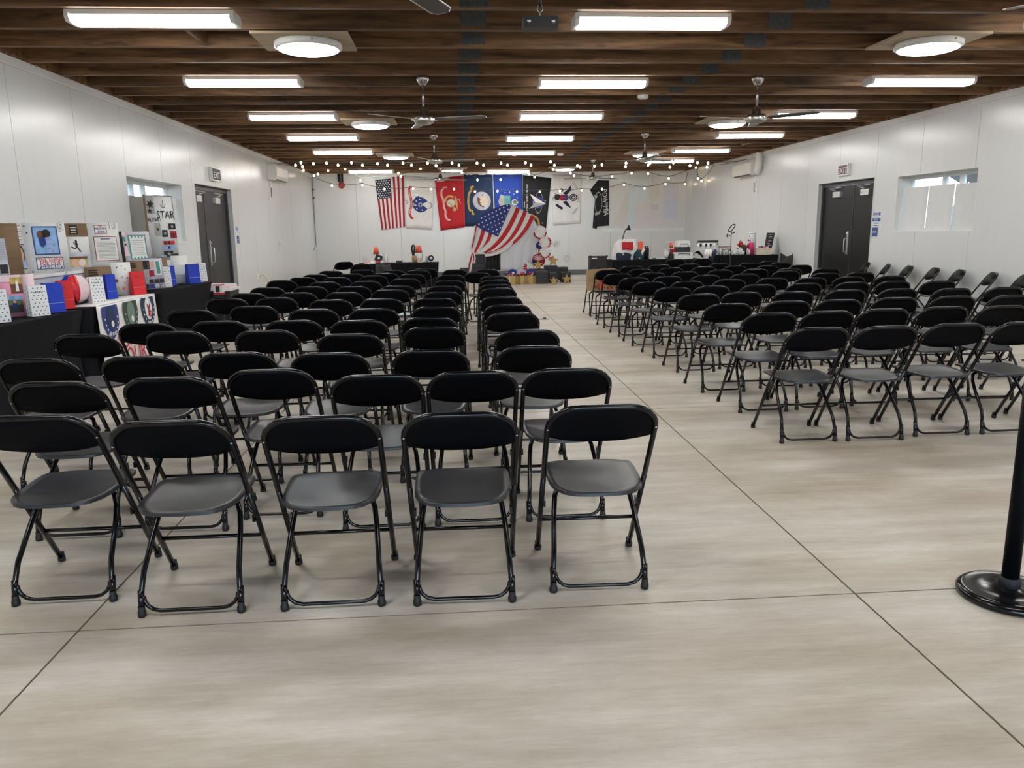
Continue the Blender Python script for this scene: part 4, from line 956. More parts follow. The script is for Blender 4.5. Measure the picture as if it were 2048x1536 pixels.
# board d: number ten
q = board_quad(176, 238, -4.42, ANG, ZR+.01, 1.685)
t, wq = board('white trifold board numbered 10 with MY MILITARY STAR and a typed sheet', q, M_FOAMB, wing=('L', .12, .5, M_FOAMB))
frame_paper(q, t, .22, .75, .62, .95, M_FRED, M_WHITE, .006)
q.text('MY', .42, .92, .035, M_REDP, t, off=.009); q.text('MILITARY', .42, .86, .035, M_DBLUE, t, off=.009); q.text('STAR', .42, .79, .035, M_DBLUE, t, off=.009)
q.text('10', .80, .92, .12, M_GREYP, t, off=.006); q.text('10', .795, .922, .105, M_WHITE, t, off=.010)
frame_paper(q, t, .15, .10, .90, .68, M_FRED, M_WHITE, .008); lines(q, t, .22, .14, .84, .56, 13, M_GREYP, .003); lines(q, t, .35, .60, .70, .64, 1, M_DBLUE, .005)
frame_paper(wq, t, .2, .70, .9, .88, M_BLK, M_WHITE, .004); mb = MB(); wq.patch(mb, .35, .15, .95, .55, M_BROWNP, .005, 1, 1); mb.build('photo', t)
# board e: teal
q = board_quad(240, 300, -4.33, .30, ZR, 1.575)
t, wq = board('board with teal scalloped frame, typed text and a girl in pink', q, mat('silver_pattern_paper', (.62, .58, .64), .5, noise=.2, nscale=(40, 40, 40)), wing=('L', .05, 1.4, M_DGREY))
mb = MB(); q.patch(mb, .25, .12, .85, .90, M_TEAL, .004, 1, 1); q.patch(mb, .30, .20, .80, .80, M_WHITE, .006, 1, 1)
for k in range(5): q.disc(mb, .32+k*.115, .82, .022, M_WHITE, .007, 8); q.disc(mb, .32+k*.115, .19, .022, M_WHITE, .007, 8)
mb.build('scalloped_frame', t); lines(q, t, .34, .24, .76, .74, 9, M_GREYP, .003)
mb = MB(); q.disc(mb, .14, .60, .016, M_BLK, .008, 10); q.poly(mb, [(.11, .57), (.17, .57), (.24, .24), (.05, .24)], M_LPINK, .007); q.star(mb, .13, .92, .05, M_LPINK, .006, 0, 6, .6); q.star(mb, .12, .78, .045, M_TEAL, .006, 0, 6, .6); mb.build('girl_cutout', t)
# board f: tall collage
q = board_quad(292, 347, -4.36, .55, ZR, 2.09, v=391)
t, wq = board('tall white collage board titled MILITARY STAR standing before the left window', q, M_FOAMB, wing=('L', .13, .75, M_CARD))
mb = MB(); q.patch(mb, 0, .72, .28, .99, M_GREYP, .005, 1, 1); q.star(mb, .14, .86, .07, M_BLK, .008, .3, 6, .5); q.star(mb, .10, .76, .05, M_BLK, .008, .1, 5, .4); mb.build('photo', t)
q.text('STAR', .66, .70, .155, M_BLK, t, off=.008, sx=.85); q.text('MILITARY', .22, .62, .075, M_BLK, t, off=.008, sx=.8)
mb = MB(); q.band(mb, [(.6, .93), (.6, .84)], .004, M_BLK, .006); q.band(mb, [(.50, .87), (.56, .82), (.64, .82), (.70, .87)], .004, M_BLK, .006); q.band(mb, [(.30, .995), (.97, .995), (.97, .62)], .005, M_BLK, .006); mb.build('anchor_drawing', t)
for a, b, c_, d, m in ((.20, .36, .42, .56, M_GREYP), (.72, .46, .98, .55, M_BLK), (.46, .34, .66, .45, M_BLK), (.76, .32, .99, .43, M_FRED), (.40, .20, .62, .28, M_TAN), (.40, .14, .90, .21, M_PHBLUE), (.44, .03, .78, .12, M_BLK), (.46, .22, .88, .28, M_REDP)):
    mb = MB(); q.patch(mb, a, b+.02, c_, d+.02, m, .006, 1, 1); q.star(mb, (a+c_)/2, (b+d)/2+.02, .03, M_GREYP if m is M_BLK else M_BLK, .008, .2, 5, .5); mb.build('photo', t)
mb = MB(); q.patch(mb, .22, -.0, .52, .075, M_SKYP, .007, 1, 1); q.patch(mb, .22, 0, .52, .03, M_GREEN, .009, 1, 1); mb.build('photo', t)
mb = MB(); q.patch(mb, .66, .0, .98, .10, M_GREYP, .007, 1, 1); q.patch(mb, .68, .07, .96, .095, M_BLK, .009, 1, 1); mb.build('photo', t)
# sun-blocking foam boards in the windows
def wboard(x, s, y0, y1, z0, z1, label, lean=.02, fold=.35, m=None):
    mb = MB(); n = 8
    def f(u, v):
        yy = y0+(y1-y0)*u; d = .03*(1 if abs(u-.5) > fold*.5 else 0)
        k = max(0, (abs(u-.5)-.22))*.16
        return (x-s*(.13+lean*v)+s*k, yy, z0+(z1-z0)*v)
    mb.grid((lambda u, v: f(u, v)) if s > 0 else (lambda u, v: f(1-u, v)), 12, 1, m or M_FOAMB, .006, smooth=False)
    tag(mb.build('foam_board', loc=(x-s*.13, (y0+y1)/2, z0)), label, 'foam board', 'white trifold boards blocking the windows')
wboard(XR, -1, 12.74, 13.46, 1.415, 2.15, 'white trifold board propped in the right window, far one')
wboard(XR, -1, 12.05, 12.72, 1.415, 2.15, 'white trifold board propped in the right window, middle one')
wboard(XR, -1, 11.39, 12.02, 1.415, 2.14, 'white trifold board propped in the right window, near one')
wboard(XL, 1, 11.5, 12.4, 1.415, 2.09, 'grey shaded board in the left window behind the tall collage', m=M_SHADEB)
wboard(XL, 1, 12.9, 13.66, 1.415, 2.11, 'white board at the far side of the left window')

def bag(u, x, y_off, m, label, ang=-.70, w=.20, d=.11, h=.275, word=None, dots=False, z=ZTB+.008, lean=0):
    c = atX(u, 600, x); t = thing('gift_bag', label, 'gift bag', (c.x, c.y+y_off, z), 'gift bags on the left tables')
    R = Matrix.Rotation(ang, 3, 'Z'); c0 = Vector((c.x, c.y+y_off, z))
    def p(a, b, zz): return c0+R @ Vector((b, a, zz))  # a across the front, b out of the front
    mb = MB(); W2, D2 = w/2, d/2
    front = [p(-W2, D2, 0), p(W2, D2, 0), p(W2*.98, D2*.55, h), p(-W2*.98, D2*.55, h)]
    back = [p(-W2, -D2, 0), p(W2, -D2, 0), p(W2*.98, -D2*.55, h), p(-W2*.98, -D2*.55, h)]
    ml = [p(-W2, 0, 0), p(-W2*.86, 0, h)]; mr = [p(W2, 0, 0), p(W2*.86, 0, h)]
    mb.add(front, [(0, 1, 2, 3)], m); mb.add(back, [(1, 0, 3, 2)], m)
    for a_, b_, c_ in ((back[0], front[0], ml), (front[1], back[1], mr)):
        A3, B3 = (back[3], front[3]) if c_ is ml else (front[2], back[2])
        mb.add([a_, c_[0], c_[1], A3], [(0, 1, 2, 3)], m); mb.add([c_[0], b_, B3, c_[1]], [(0, 1, 2, 3)], m)
    mb.add([front[0], front[1], back[1], back[0]], [(3, 2, 1, 0)], m)
    q = Quad(*front)
    if dots:
        for r in range(8):
            for k in range(4 if r % 2 == 0 else 3): q.disc(mb, .14+.24*k+(.12 if r % 2 else 0), .06+r*.122, .0058, M_DBLUE, .002, 7)
        q2 = Quad(p(-W2, -D2, 0), p(-W2, D2, 0), p(-W2*.98, D2*.55, h), p(-W2*.98, -D2*.55, h))
        for r in range(7):
            for k in (.25, .75): q2.disc(mb, k, .08+r*.13+(.06 if k > .5 else 0), .0075, M_DBLUE, .002, 7)
    else: q.band(mb, [(.02, .32), (.98, .32)], .0015, M_LILAC if m is M_BLUEB else M_SCROLL, .002)
    mb.build('bag_body', t)
    if word:
        mb = MB(); q.band(mb, [(.22+.07*k, .78+.018*(-1)**k) for k in range(len(word)+1)], .0028, M_BLK, .003); mb.build('handwriting', t)
    return t
bag(-8, -3.86, 0, M_WHITE, 'white dotted gift bag cut by the left picture edge', dots=True, w=.15)
bag(74, -3.79, 0, M_WHITE, 'white dotted gift bag beside the pink board', dots=True, word='Military', w=.155)
bag(106, -3.80, 0, M_BLUEB, 'royal blue gift bag between a dotted and a red bag', w=.165)
bag(128, -3.86, .03, M_REDB, 'red gift bag at the end of the nearest left table', word='Star', w=.13)
bag(194, -3.83, 0, M_WHITE, 'white dotted gift bag at the left end of the banner', dots=True, word='thanks', w=.145)
bag(221, -3.90, 0.02, M_BLUEB, 'royal blue gift bag just left of the sticker board', w=.11)
bag(278, -3.82, 0, M_REDB, 'red gift bag above the third banner shield', word='Hero', w=.155)
bag(291, -4.05, .12, M_BLUEB, 'blue gift bag peeking out behind a red one', w=.13)
bag(334, -3.92, 0, M_WHITE, 'white dotted gift bag right of the photo collage', dots=True, word='hero', w=.14)
bag(347, -3.96, 0, M_BLUEB, 'narrow blue gift bag behind a dotted bag, left of grey board', w=.08)
bag(391, -3.80, -.02, M_BLUEB, 'glossy blue gift bag at the far end of left tables', w=.18)
bag(409, -3.80, -.02, M_WHITE, 'white dotted gift bag nearest the left double doors', dots=True, w=.12)
# pink board
q = board_quad(-12, 40, -4.05, .75, ZTB+.006, 1.20)
t, wq = board('pink folded board with photos of a runner and a white dress', q, M_PINK, wing=('R', .10, .5, M_LPINK))
mb = MB(); q.patch(mb, 0, .84, 1, 1, M_LPINK, .004, 1, 1); mb.build('pale_strip', t)
mb = MB(); q.patch(mb, .25, .10, .92, .50, M_SKYP, .005, 1, 1); q.patch(mb, .25, .28, .92, .40, M_GREEN, .007, 1, 1); q.patch(mb, .25, .10, .92, .28, M_DGREY, .007, 1, 1); q.disc(mb, .6, .36, .014, M_TAN, .010, 8); q.poly(mb, [(.52, .34), (.66, .34), (.7, .2), (.5, .2)], M_DBLUE, .009); mb.build('photo', t)
mb = MB(); q.patch(mb, .55, .56, 1.0, .94, M_BROWNP, .005, 1, 1); q.patch(mb, .55, .78, 1.0, .94, M_GOLD, .006, 1, 1); q.poly(mb, [(.72, .60), (.86, .60), (.84, .86), (.76, .86)], M_WHITE, .008); mb.build('photo', t)
# tricolour cellophane wrap
c = atX(149, 590, -4.0); t = thing('cellophane_wrap', 'round bundle wrapped in blue, red and white shiny cellophane', 'gift wrap', (c.x, c.y, ZTB+.006))
for k, (m, a0, a1) in enumerate(((M_BLUEB, -2.7, -1.65), (M_REDB, -1.65, -.75), (M_LPINK, -.75, 1.2))):
    mb = MB(); o = Vector((c.x, c.y+.02, ZTB+.165))
    def f(u, v, a0=a0, a1=a1):
        th = PI*v; ph = a0+(a1-a0)*u; r = .148+.006*math.sin(ph*19+v*9)+.004*math.sin(v*31)
        s_ = math.sin(th)
        return o+Vector((r*s_*math.cos(ph), r*1.15*s_*math.sin(ph), -r*math.cos(th)*1.0))
    mb.grid(f, 12, 12, m); mb.build('wrap_panel', t)
mb = MB()
def f(u, v):
    th = PI*v; ph = 1.2+(2*PI-3.9)*u; r = .148; return o+Vector((r*math.sin(th)*math.cos(ph), r*1.15*math.sin(th)*math.sin(ph), -r*math.cos(th)))
mb.grid(f, 8, 12, M_BLUEB); mb.build('wrap_panel', t)
# brown boards, sticker board, collage, grey board
q = board_quad(170, 224, -4.13, ANG, ZTB+.006, 1.185)
t = board('brown cardboard sheet behind dotted and blue bags with dark handwriting', q, M_CARD); lines(q, t, .1, .65, .5, .92, 4, M_BLK, .005)
q = board_quad(222, 263, -4.03, ANG, ZTB+.006, 1.215)
t = board('white board dotted with small stickers behind the banner table', q, M_CREAM if False else M_FOAMB)
for a, b, r, m in ((.3, .85, .012, M_BLK), (.7, .78, .014, M_YEL), (.25, .62, .022, M_LPINK), (.5, .55, .022, M_LILAC), (.2, .45, .030, M_BROWNP), (.75, .52, .012, M_DBLUE), (.25, .22, .022, M_GOLD), (.5, .2, .022, M_CORAL), (.82, .18, .026, M_YEL), (.9, .4, .009, M_TEAL), (.55, .9, .009, M_GREYP), (.6, .38, .009, M_DBLUE)):
    mb = MB(); q.star(mb, a, b, r, m, .005, .3, 6, .6); mb.build('sticker', t)
q = board_quad(259, 288, -4.12, ANG, ZTB+.006, 1.21)
t = board('dark brown cardboard behind the red bag', q, M_CARD); lines(q, t, .05, .75, .5, .95, 3, M_BLK, .005)
q = board_quad(283, 327, -4.05, ANG, ZTB+.006, 1.225)
t = board('purple scrapbook board covered with small photos', q, M_LILAC)
for a in range(4):
    for b in range(2):
        mb = MB(); q.patch(mb, .05+a*.235, .04+b*.16, .25+a*.235, .17+b*.16, random.choice([M_DBLUE, M_GREYP, M_PHBLUE, M_LILAC, M_DGREY]), .006, 1, 1); mb.build('photo', t)
for a, b, c_, d, m in ((.05, .4, .3, .6, M_GREYP), (.05, .66, .4, .94, M_BLK), (.3, .7, .56, .9, M_TAN), (.62, .45, .9, .95, M_WHITE), (.68, .5, .85, .9, M_TEAL), (.34, .42, .56, .62, M_FRED)):
    mb = MB(); q.patch(mb, a, b, c_, d, m, .005+(.002 if m is M_TEAL else 0), 1, 1); mb.build('photo', t)
q = board_quad(318, 337, -4.12, ANG, ZTB+.006, 1.225)
t = board('brown card showing above the dotted bag right of the collage', q, M_CARD)
q = board_quad(345, 378, -4.05, ANG, ZTB+.006, 1.225)
t = board('pale grey board with a pinned sheet and gold tassel', q, M_FOAMB)
frame_paper(q, t, .12, .32, .72, .66, M_CREAM, M_FOAMB, .004); mb = MB(); q.band(mb, [(.78, .62), (.80, .32)], .005, M_GREEN, .006); q.star(mb, .80, .30, .018, M_GOLD, .007); q.star(mb, .62, .26, .014, M_BROWNP, .007); mb.build('tassel', t)
# tote with lid, and a patterned tin at the table end
c = atZ(440, 575, .755); c.x -= .21; t = thing('storage_tote', 'dark storage tote with a pale papers-topped lid beyond the left tables', 'storage tote', (c.x-.1, 12.5, 0))
mb = MB(); mb.box((c.x-.02, 12.59, .33), (.38, .44, .655), M_DGREY, taper=1.1); mb.build('tub', t)
mb = MB(); mb.b2((c.x-.25, 12.33, .662), (c.x+.21, 12.85, .70), M_WHITE); mb.build('lid', t)
mb = MB(); mb.b2((c.x-.22, 12.40, .702), (c.x+.18, 12.80, .735), M_LPINK); mb.b2((c.x-.21, 12.42, .7355), (c.x+.17, 12.78, .755), M_WHITE)
tag(mb.build('paper_stack', loc=(c.x-.08, 12.25, .70)), 'stack of white and pink papers on the dark tote lid', 'papers')
x, y = -3.60, 12.24; t = thing('printed_tin', 'small white and red printed carton at the corner of the last left table', 'carton', (x, y, 0))
mb = MB(); mb.box((x, y, .31), (.11, .11, .62), M_DGREY); mb.build('stand', t)
mb = MB(); mb.box((x, y, .70), (.13, .13, .155), M_WHITE); mb.b2((x-.068, y-.068, .622), (x+.068, y+.068, .65), M_REDP); mb.b2((x-.068, y-.068, .76), (x+.068, y+.068, .775), M_REDP); mb.build('carton_body', t)
mb = MB(); mb.b2((x-.03, y-.070, .66), (x+.03, y-.066, .75), M_BLK); mb.build('printed_mark', t)

# ================================================================== STANCHION
c = Vector((2.29, 2.875, 0)); t = thing('stanchion', 'black crowd control stanchion post at the right picture edge', 'stanchion', c)
mb = MB(); mb.lathe([(.185, .0), (.195, .006), (.196, .022), (.185, .034), (.17, .040), (.165, .038), (.05, .046), (.0455, .05)], c, M_BLKM, 48); mb.build('base', t)
mb = MB(); mb.lathe([(.042, .047), (.042, .085), (.037, .09)], c, M_BLK, 24); mb.build('collar', t)
mb = MB(); mb.tube([c+Vector((0, 0, .088)), c+Vector((0, 0, 1.0))], .033, M_BLKP, 24); mb.build('post', t)
mb = MB(); mb.lathe([(.036, 1.0), (.04, 1.01), (.04, 1.10), (.03, 1.115)], c, M_BLKP, 24); mb.build('belt_head', t)
# cable scrap on the floor in the aisle
p = atZ(1090, 637, .01); mb = MB(); mb.box((p.x, p.y+.05, .012), (.05, .03, .018), M_BLK); mb.tube([(p.x-.04, p.y, .008), (p.x-.12, p.y-.03, .006), (p.x-.05, p.y-.10, .006), (p.x+.06, p.y-.07, .006)], .004, M_BLK, 5)
tag(mb.build('cable_scrap', loc=(p.x, p.y, 0)), 'small black cable scrap on the floor of the centre aisle', 'cable')

# ================================================================== PHOTO BACKDROP WITH DRAPED FLAG
BY = 23.45
def b3(u, v, dy=0):
    """zoom-sheet coordinates of the backdrop area at its real depth"""
    return at(920+u/8.533, 390+v/8.533, BY-dy)
t = thing('draped_flag', 'large stars and stripes flag draped diagonally over the backdrop and knotted', 'flag', b3(600, 1000))
def bez(p0, p1, p2, f): return (p0[0]*(1-f)**2+2*p1[0]*f*(1-f)+p2[0]*f*f, p0[1]*(1-f)**2+2*p1[1]*f*(1-f)+p2[1]*f*f)
def stripes(T, C, B, cols, name):
    for k, m in enumerate(cols):
        mb = MB()
        def fn(u, v, k=k):
            a = bez(T[k], C[k], B[k], 1-v); b = bez(T[k+1], C[k+1], B[k+1], 1-v)
            x, y = a[0]*(1-u)+b[0]*u, a[1]*(1-u)+b[1]*u
            return b3(x, y, .05+.03*math.sin((k+u)*1.6)*(1-v))
        mb.grid(fn, 3, 14, m, .003); mb.build(name, t)
T = [(885, 158), (962, 203), (1022, 236), (1086, 268), (1142, 297), (1212, 334), (1272, 372)]
C_ = [(610, 760), (700, 850), (790, 860), (850, 880), (930, 870), (1000, 880), (1010, 960)]
B = [(262, 1005), (330, 1000), (400, 992), (470, 985), (560, 975), (600, 975), (430, 1040)]
B = [(262, 1003), (350, 1000), (440, 990), (520, 975), (560, 968), (500, 1000), (420, 1035)]
stripes(T, C_, B, [M_FWHITE, M_RED, M_FWHITE, M_RED, M_FWHITE, M_RED], 'stripe')
mb = MB(); mb.grid(lambda u, v: b3(*(lambda a, b: (a[0]*(1-u)+b[0]*u, a[1]*(1-u)+b[1]*u))(bez((900, 800), (760, 930), (420, 1008), 1-v), bez((905, 830), (740, 1040), (425, 1055), 1-v)), .07), 2, 12, M_FWHITE, .003); mb.build('hem', t)
T = [(300, 548), (372, 582), (428, 608), (492, 642), (545, 668), (605, 700), (655, 722)]
C_ = [(240, 780), (330, 760), (390, 800), (440, 850), (500, 860), (560, 850), (560, 900)]
B = [(205, 965), (235, 985), (262, 1000), (300, 1004), (345, 1002), (395, 995), (440, 990)]
stripes(T, C_, B, [M_FWHITE, M_RED, M_FWHITE, M_RED, M_FWHITE, M_RED], 'stripe')
mb = MB(); can = [(285, 500), (350, 350), (480, 270), (620, 215), (740, 170), (885, 148), (650, 715), (480, 640), (300, 548)]
mb.poly([b3(a, b, .075) for a, b in can], M_DBLUE, .003); mb.build('canton', t)
cq = Quad(b3(0, 1536, .08), b3(2048, 1536, .08), b3(2048, 0, .08), b3(0, 0, .08)); mb = MB()
for a, b in ((320, 490), (362, 385), (422, 355), (488, 325), (548, 297), (612, 265), (672, 238), (738, 208), (800, 175), (860, 160), (380, 460), (440, 430), (503, 400), (565, 370), (630, 338), (692, 305), (755, 272), (815, 243), (402, 532), (463, 500), (523, 468), (585, 440), (650, 408), (712, 378), (768, 348), (483, 572), (543, 540), (605, 507), (668, 478), (727, 448), (562, 610), (622, 582), (685, 550), (638, 652)):
    cq.star(mb, a/2048, 1-b/1536, .032, M_WHITE, .004)
mb.build('stars', t)
mb = MB()
for pts, m in (([(285, 505), (255, 640), (210, 860), (190, 950)], M_FRED), ([(262, 520), (240, 700), (188, 900), (215, 1000)], M_LPINK), ([(215, 990), (190, 1080), (160, 1180), (150, 1290)], M_FRED), ([(225, 1000), (205, 1100), (190, 1200), (182, 1300)], M_FWHITE), ([(235, 1005), (240, 1060), (225, 1150)], M_RED), ([(240, 1005), (255, 1080), (250, 1160)], M_FWHITE), ([(180, 940), (230, 990), (262, 1000)], M_FWHITE)):
    mb.tube([b3(a, b, .09) for a, b in pts], [.03]*(len(pts)-1)+[.012], m, 6)
mb.build('knotted_tail', t)
t = thing('arch_backdrop', 'arched backdrop covered in white sequined cloth with gold frame top', 'backdrop', b3(1000, 1290))
base = at(1050, 556, BY)
def cur(u, v):
    l = 690 if v < .45 else 690+(v-.45)/.55*540; r = 1255+95*math.sin(min(1, v*1.1)*PI*.5); r = r if v < .8 else r-(v-.8)*500
    yy = 1290-(1290-400)*v
    return b3(l+(r-l)*u, yy, -.02+.022*math.sin(u*26)*(1-.4*v))
mb = MB(); mb.grid(cur, 60, 16, M_SEQ, .004); mb.build('sequin_cloth', t)
mb = MB(); mb.tube([b3(a, b, -.06) for a, b in ((1080, 330), (1200, 340), (1290, 380), (1335, 430), (1350, 520), (1352, 800), (1350, 1290))], .035, M_GOLDG, 8); mb.build('frame_tube', t)
mb = MB(); mb.grid(lambda u, v: b3(430+(270)*u, 1290-320*v, -.10+.03*math.sin(u*30)), 40, 3, M_BLK, .004)
tag(mb.build('black_drape', loc=b3(560, 1290)), 'black pleated drape between the black boxes and the white backdrop', 'drape')
def crate(u0, u1, vt, vb, Y, d, label, floor=True):
    a = at(920+u0/8.533, 390+vb/8.533, Y); b = at(920+u1/8.533, 390+vt/8.533, Y); z0 = 0.002 if floor else a.z
    mb = MB(); mb.b2((a.x, Y, z0), (b.x, Y+d, b.z), M_DGREY)
    for z in (.25, .5, .75): mb.b2((a.x+.02, Y-.004, z0+(b.z-z0)*z-.008), (b.x-.02, Y-.0005, z0+(b.z-z0)*z+.008), M_BLK)
    return tag(mb.build('black_crate', loc=((a.x+b.x)/2, Y, z0)), label, 'crate', 'black crates around the backdrop')
o1 = crate(190, 480, 1168, 1330, 23.65, .4, 'wide black crate at the left foot of the backdrop')
zt_ = at(950, 390+1168/8.533, 23.65).z
mb = MB(); pa = at(920+262/8.533, 500, 23.7); pb = at(920+425/8.533, 500, 23.7); ztop = at(950, 390+1015/8.533, 23.7).z
mb.b2((pa.x, 23.7, zt_+.001), (pb.x, 24.0, ztop), M_DGREY); tag(mb.build('black_crate', loc=((pa.x+pb.x)/2, 23.7, zt_)), 'small black crate stacked on the wide one, left of backdrop', 'crate', 'black crates around the backdrop')
crate(0, 150, 1250, 1400, 23.6, .4, 'low black crate behind the last left chairs')
crate(1300, 1500, 1300, 1445, 22.0, .5, 'black crate right of the gold boxes')
crate(1260, 1445, 1265, 1400, 22.7, .35, 'black crate behind, carrying the upper gold star')
crate(1455, 1665, 1205, 1400, 23.0, .4, 'tall black crate behind the left low star')
crate(1660, 1845, 1232, 1380, 23.5, .4, 'black crate behind the right low star')
crate(1530, 1655, 1330, 1445, 22.15, .3, 'black crate hidden behind the left low star')
crate(1730, 1890, 1320, 1440, 22.35, .3, 'black crate hidden behind the right low star')
def star3(u, v, r, Y, label, m=None):
    c = at(920+u/8.533, 390+v/8.533, Y); R = r/8.533*Y/F_PX
    mb = MB(); mb.poly([(c.x-R*(1 if k % 2 == 0 else .45)*math.sin(PI*k/5), Y, c.z+R*(1 if k % 2 == 0 else .45)*math.cos(PI*k/5)) for k in range(10)], m or M_GOLDG, -.04)
    if c.z-R*.8 > .03 and v > 1350: pass
    return mb, c, R
for u, v, r, Y, l in ((1600, 1385, 78, 21.7, 'gold star box standing on the floor, left one'), (1820, 1370, 88, 22.0, 'gold star box standing on the floor, right one'), (1330, 1180, 88, 22.72, 'gold star standing on a black crate in front of a rosette')):
    mb, c, R = star3(u, v, r, Y, l)
    if v > 1300:
        dz = c.z-R*.81
        for i in range(len(mb.v)): mb.v[i].z -= dz-.002
    else:
        dz = c.z-R*.81-at(1075, 390+1265/8.533, 22.7).z
        for i in range(len(mb.v)): mb.v[i].z -= dz-.001
    tag(mb.build('gold_star', loc=(c.x, Y, 0 if v > 1300 else c.z-R)), l, 'star decoration', 'gold star decorations')
mb, c, R = star3(1585, 1110, 95, 23.05, '', M_GOLDG)
dz = c.z-R*.81-at(1100, 390+1205/8.533, 23.0).z
for i in range(len(mb.v)): mb.v[i].z -= dz-.001
c.z -= dz; t = mb.build('gold_star', loc=(c.x, 23.05, c.z-R)); tag(t, 'gold star with red and white letters on the tall crate', 'star decoration', 'gold star decorations')
mb = MB(); q = Quad((c.x-R, 23.044, c.z-R), (c.x+R, 23.044, c.z-R), (c.x+R, 23.044, c.z+R), (c.x-R, 23.044, c.z+R))
for a, b, m in ((.3, .75, M_REDP), (.6, .8, M_WHITE), (.45, .6, M_WHITE), (.7, .6, M_REDP), (.35, .45, M_WHITE), (.6, .4, M_REDP), (.2, .6, M_WHITE), (.8, .72, M_WHITE)): q.star(mb, a, b, .07, m, .004, a, 5, .4)
mb.build('red_white_flowers', t)
def rosette(u, v, r, dy, label, ms, tilt=0):
    c = at(920+u/8.533, 390+v/8.533, BY-dy); R = r/8.533*(BY-dy)/F_PX; t = thing('paper_rosette', label, 'paper rosette', c, 'red white and blue paper rosettes on the backdrop')
    for i, (m, ra, rb, a0, a1) in enumerate(ms):
        mb = MB(); n = 24
        def f(uu, vv):
            a = a0+(a1-a0)*uu+tilt; rr = R*(ra+(rb-ra)*vv); ple = .014*(1 if int(uu*n+.5) % 2 else -1)*vv
            return (c.x+rr*math.cos(a), c.y-.02-.006*i+ple, c.z+rr*math.sin(a))
        mb.grid(f, n, 2, m, .002, smooth=False); mb.build('pleated_ring', t)
full = (0, 2*PI)
rosette(1365, 635, 112, .16, 'big white rosette with red rim, topmost at the backdrop edge', [(M_FRED, .6, 1, PI, 2*PI), (M_LPINK, .6, .98, 0, PI), (M_WHITE, .02, .82, *full)])
rosette(1455, 808, 102, .20, 'white rosette with a red right rim below the top one', [(M_LPINK, .2, 1, *full), (M_RED, .7, 1.02, -1.0, .9), (M_WHITE, .02, .7, *full)])
rosette(1355, 862, 62, .12, 'small navy and white rosette inside the backdrop edge', [(M_DBLUE, .1, 1, *full), (M_WHITE, .1, .6, .3, 2.5)])
rosette(1450, 985, 98, .18, 'white rosette with red lower rim, third from the top', [(M_WHITE, .02, .95, *full), (M_RED, .7, 1, PI, 2*PI)])
rosette(1340, 1115, 112, .14, 'red and blue rosette behind the upper gold star', [(M_FRED, .1, 1, *full), (M_LPINK, .1, .85, .2, 2.9), (M_DBLUE, .3, .95, 3.1, 4.3)])
rosette(1165, 1235, 82, .08, 'red and white rosette low on the backdrop above the boxes', [(M_WHITE, .02, 1, *full), (M_RED, .35, 1.02, 2.2, 5.6)])
for u, v, r, l in ((1645, 828, 66, 'upper white paper snowflake ball on thin stem'), (1825, 1068, 74, 'lower white paper snowflake ball on thin stem')):
    c = at(920+u/8.533, 390+v/8.533, 24.0); R = r/8.533*24/F_PX; t = thing('paper_flower', l, 'paper decoration', (c.x, c.y, .3), 'white wire flowers'); mb = MB()
    mb.tube([(c.x+R*math.cos(a*PI/12), c.y, c.z+R*math.sin(a*PI/12)) for a in range(24)], .008, M_WHITE, 5, closed=True)
    for k in range(8):
        a = k*PI/4; mb.tube([(c.x+R*.2*math.cos(a), c.y, c.z+R*.2*math.sin(a)), (c.x+R*.95*math.cos(a), c.y, c.z+R*.95*math.sin(a))], .010, M_WHITE, 5)
        mb.ball((c.x+R*.55*math.cos(a+.4), c.y, c.z+R*.55*math.sin(a+.4)), .022, M_FOAMB, 5)
    mb.build('bloom', t); mb = MB(); mb.tube([(c.x, c.y+.01, c.z-R), (c.x, c.y+.01, .004)], .004, M_WHITE, 5); mb.build('stem', t)
for k, (u0, u1, vt) in enumerate(((700, 775, 1385), (800, 880, 1385), (890, 975, 1385), (975, 1035, 1385), (1050, 1118, 1385), (1138, 1205, 1385), (1208, 1268, 1385))):
    Y = 21.93 if k in (1, 3, 5) else 22.12
    a = at(920+u0/8.533, 0, Y); b = at(920+u1/8.533, 0, Y); t = thing('favor_box', 'gold favor box stuffed with red, white and blue tissue, %s from the left' % NTH[k], 'gift box', ((a.x+b.x)/2, Y, 0), 'gold favor boxes with tissue before the backdrop')
    h = at(1000, 390+vt/8.533, Y).z; mb = MB(); mb.b2((a.x, Y, .001), (b.x, Y+.16, h), M_GOLDG); mb.build('box_body', t)
    cx, r = (a.x+b.x)/2, (b.x-a.x)/2
    mb = MB()
    for j in range(8):
        m = (M_RED, M_WHITE, M_DBLUE, M_REDB, M_LPINK)[(j+k) % 5]; ang = random.uniform(0, 6); q0 = Vector((cx+random.uniform(-r*.7, r*.7), Y+.08+random.uniform(-.05, .05), h+random.uniform(.0, .05)))
        mb.lathe([(.01, -.03), (.034, .02), (.046, .05), (.02, .04)], q0, m, 7, (math.cos(ang)*.6, math.sin(ang)*.4-.2, 1))
    mb.build('tissue_paper', t)
    if k in (1, 3, 5):
        mb = MB(); mb.grid(lambda u, v: (cx+(.12*v+.02)*math.cos(u*PI), Y+.12+.008*(int(u*16+.5) % 2), h+.05+(.12*v+.02)*math.sin(u*PI)), 16, 2, M_DBLUE if k != 3 else M_LILAC, .002, smooth=False); mb.build('paper_fan', t)
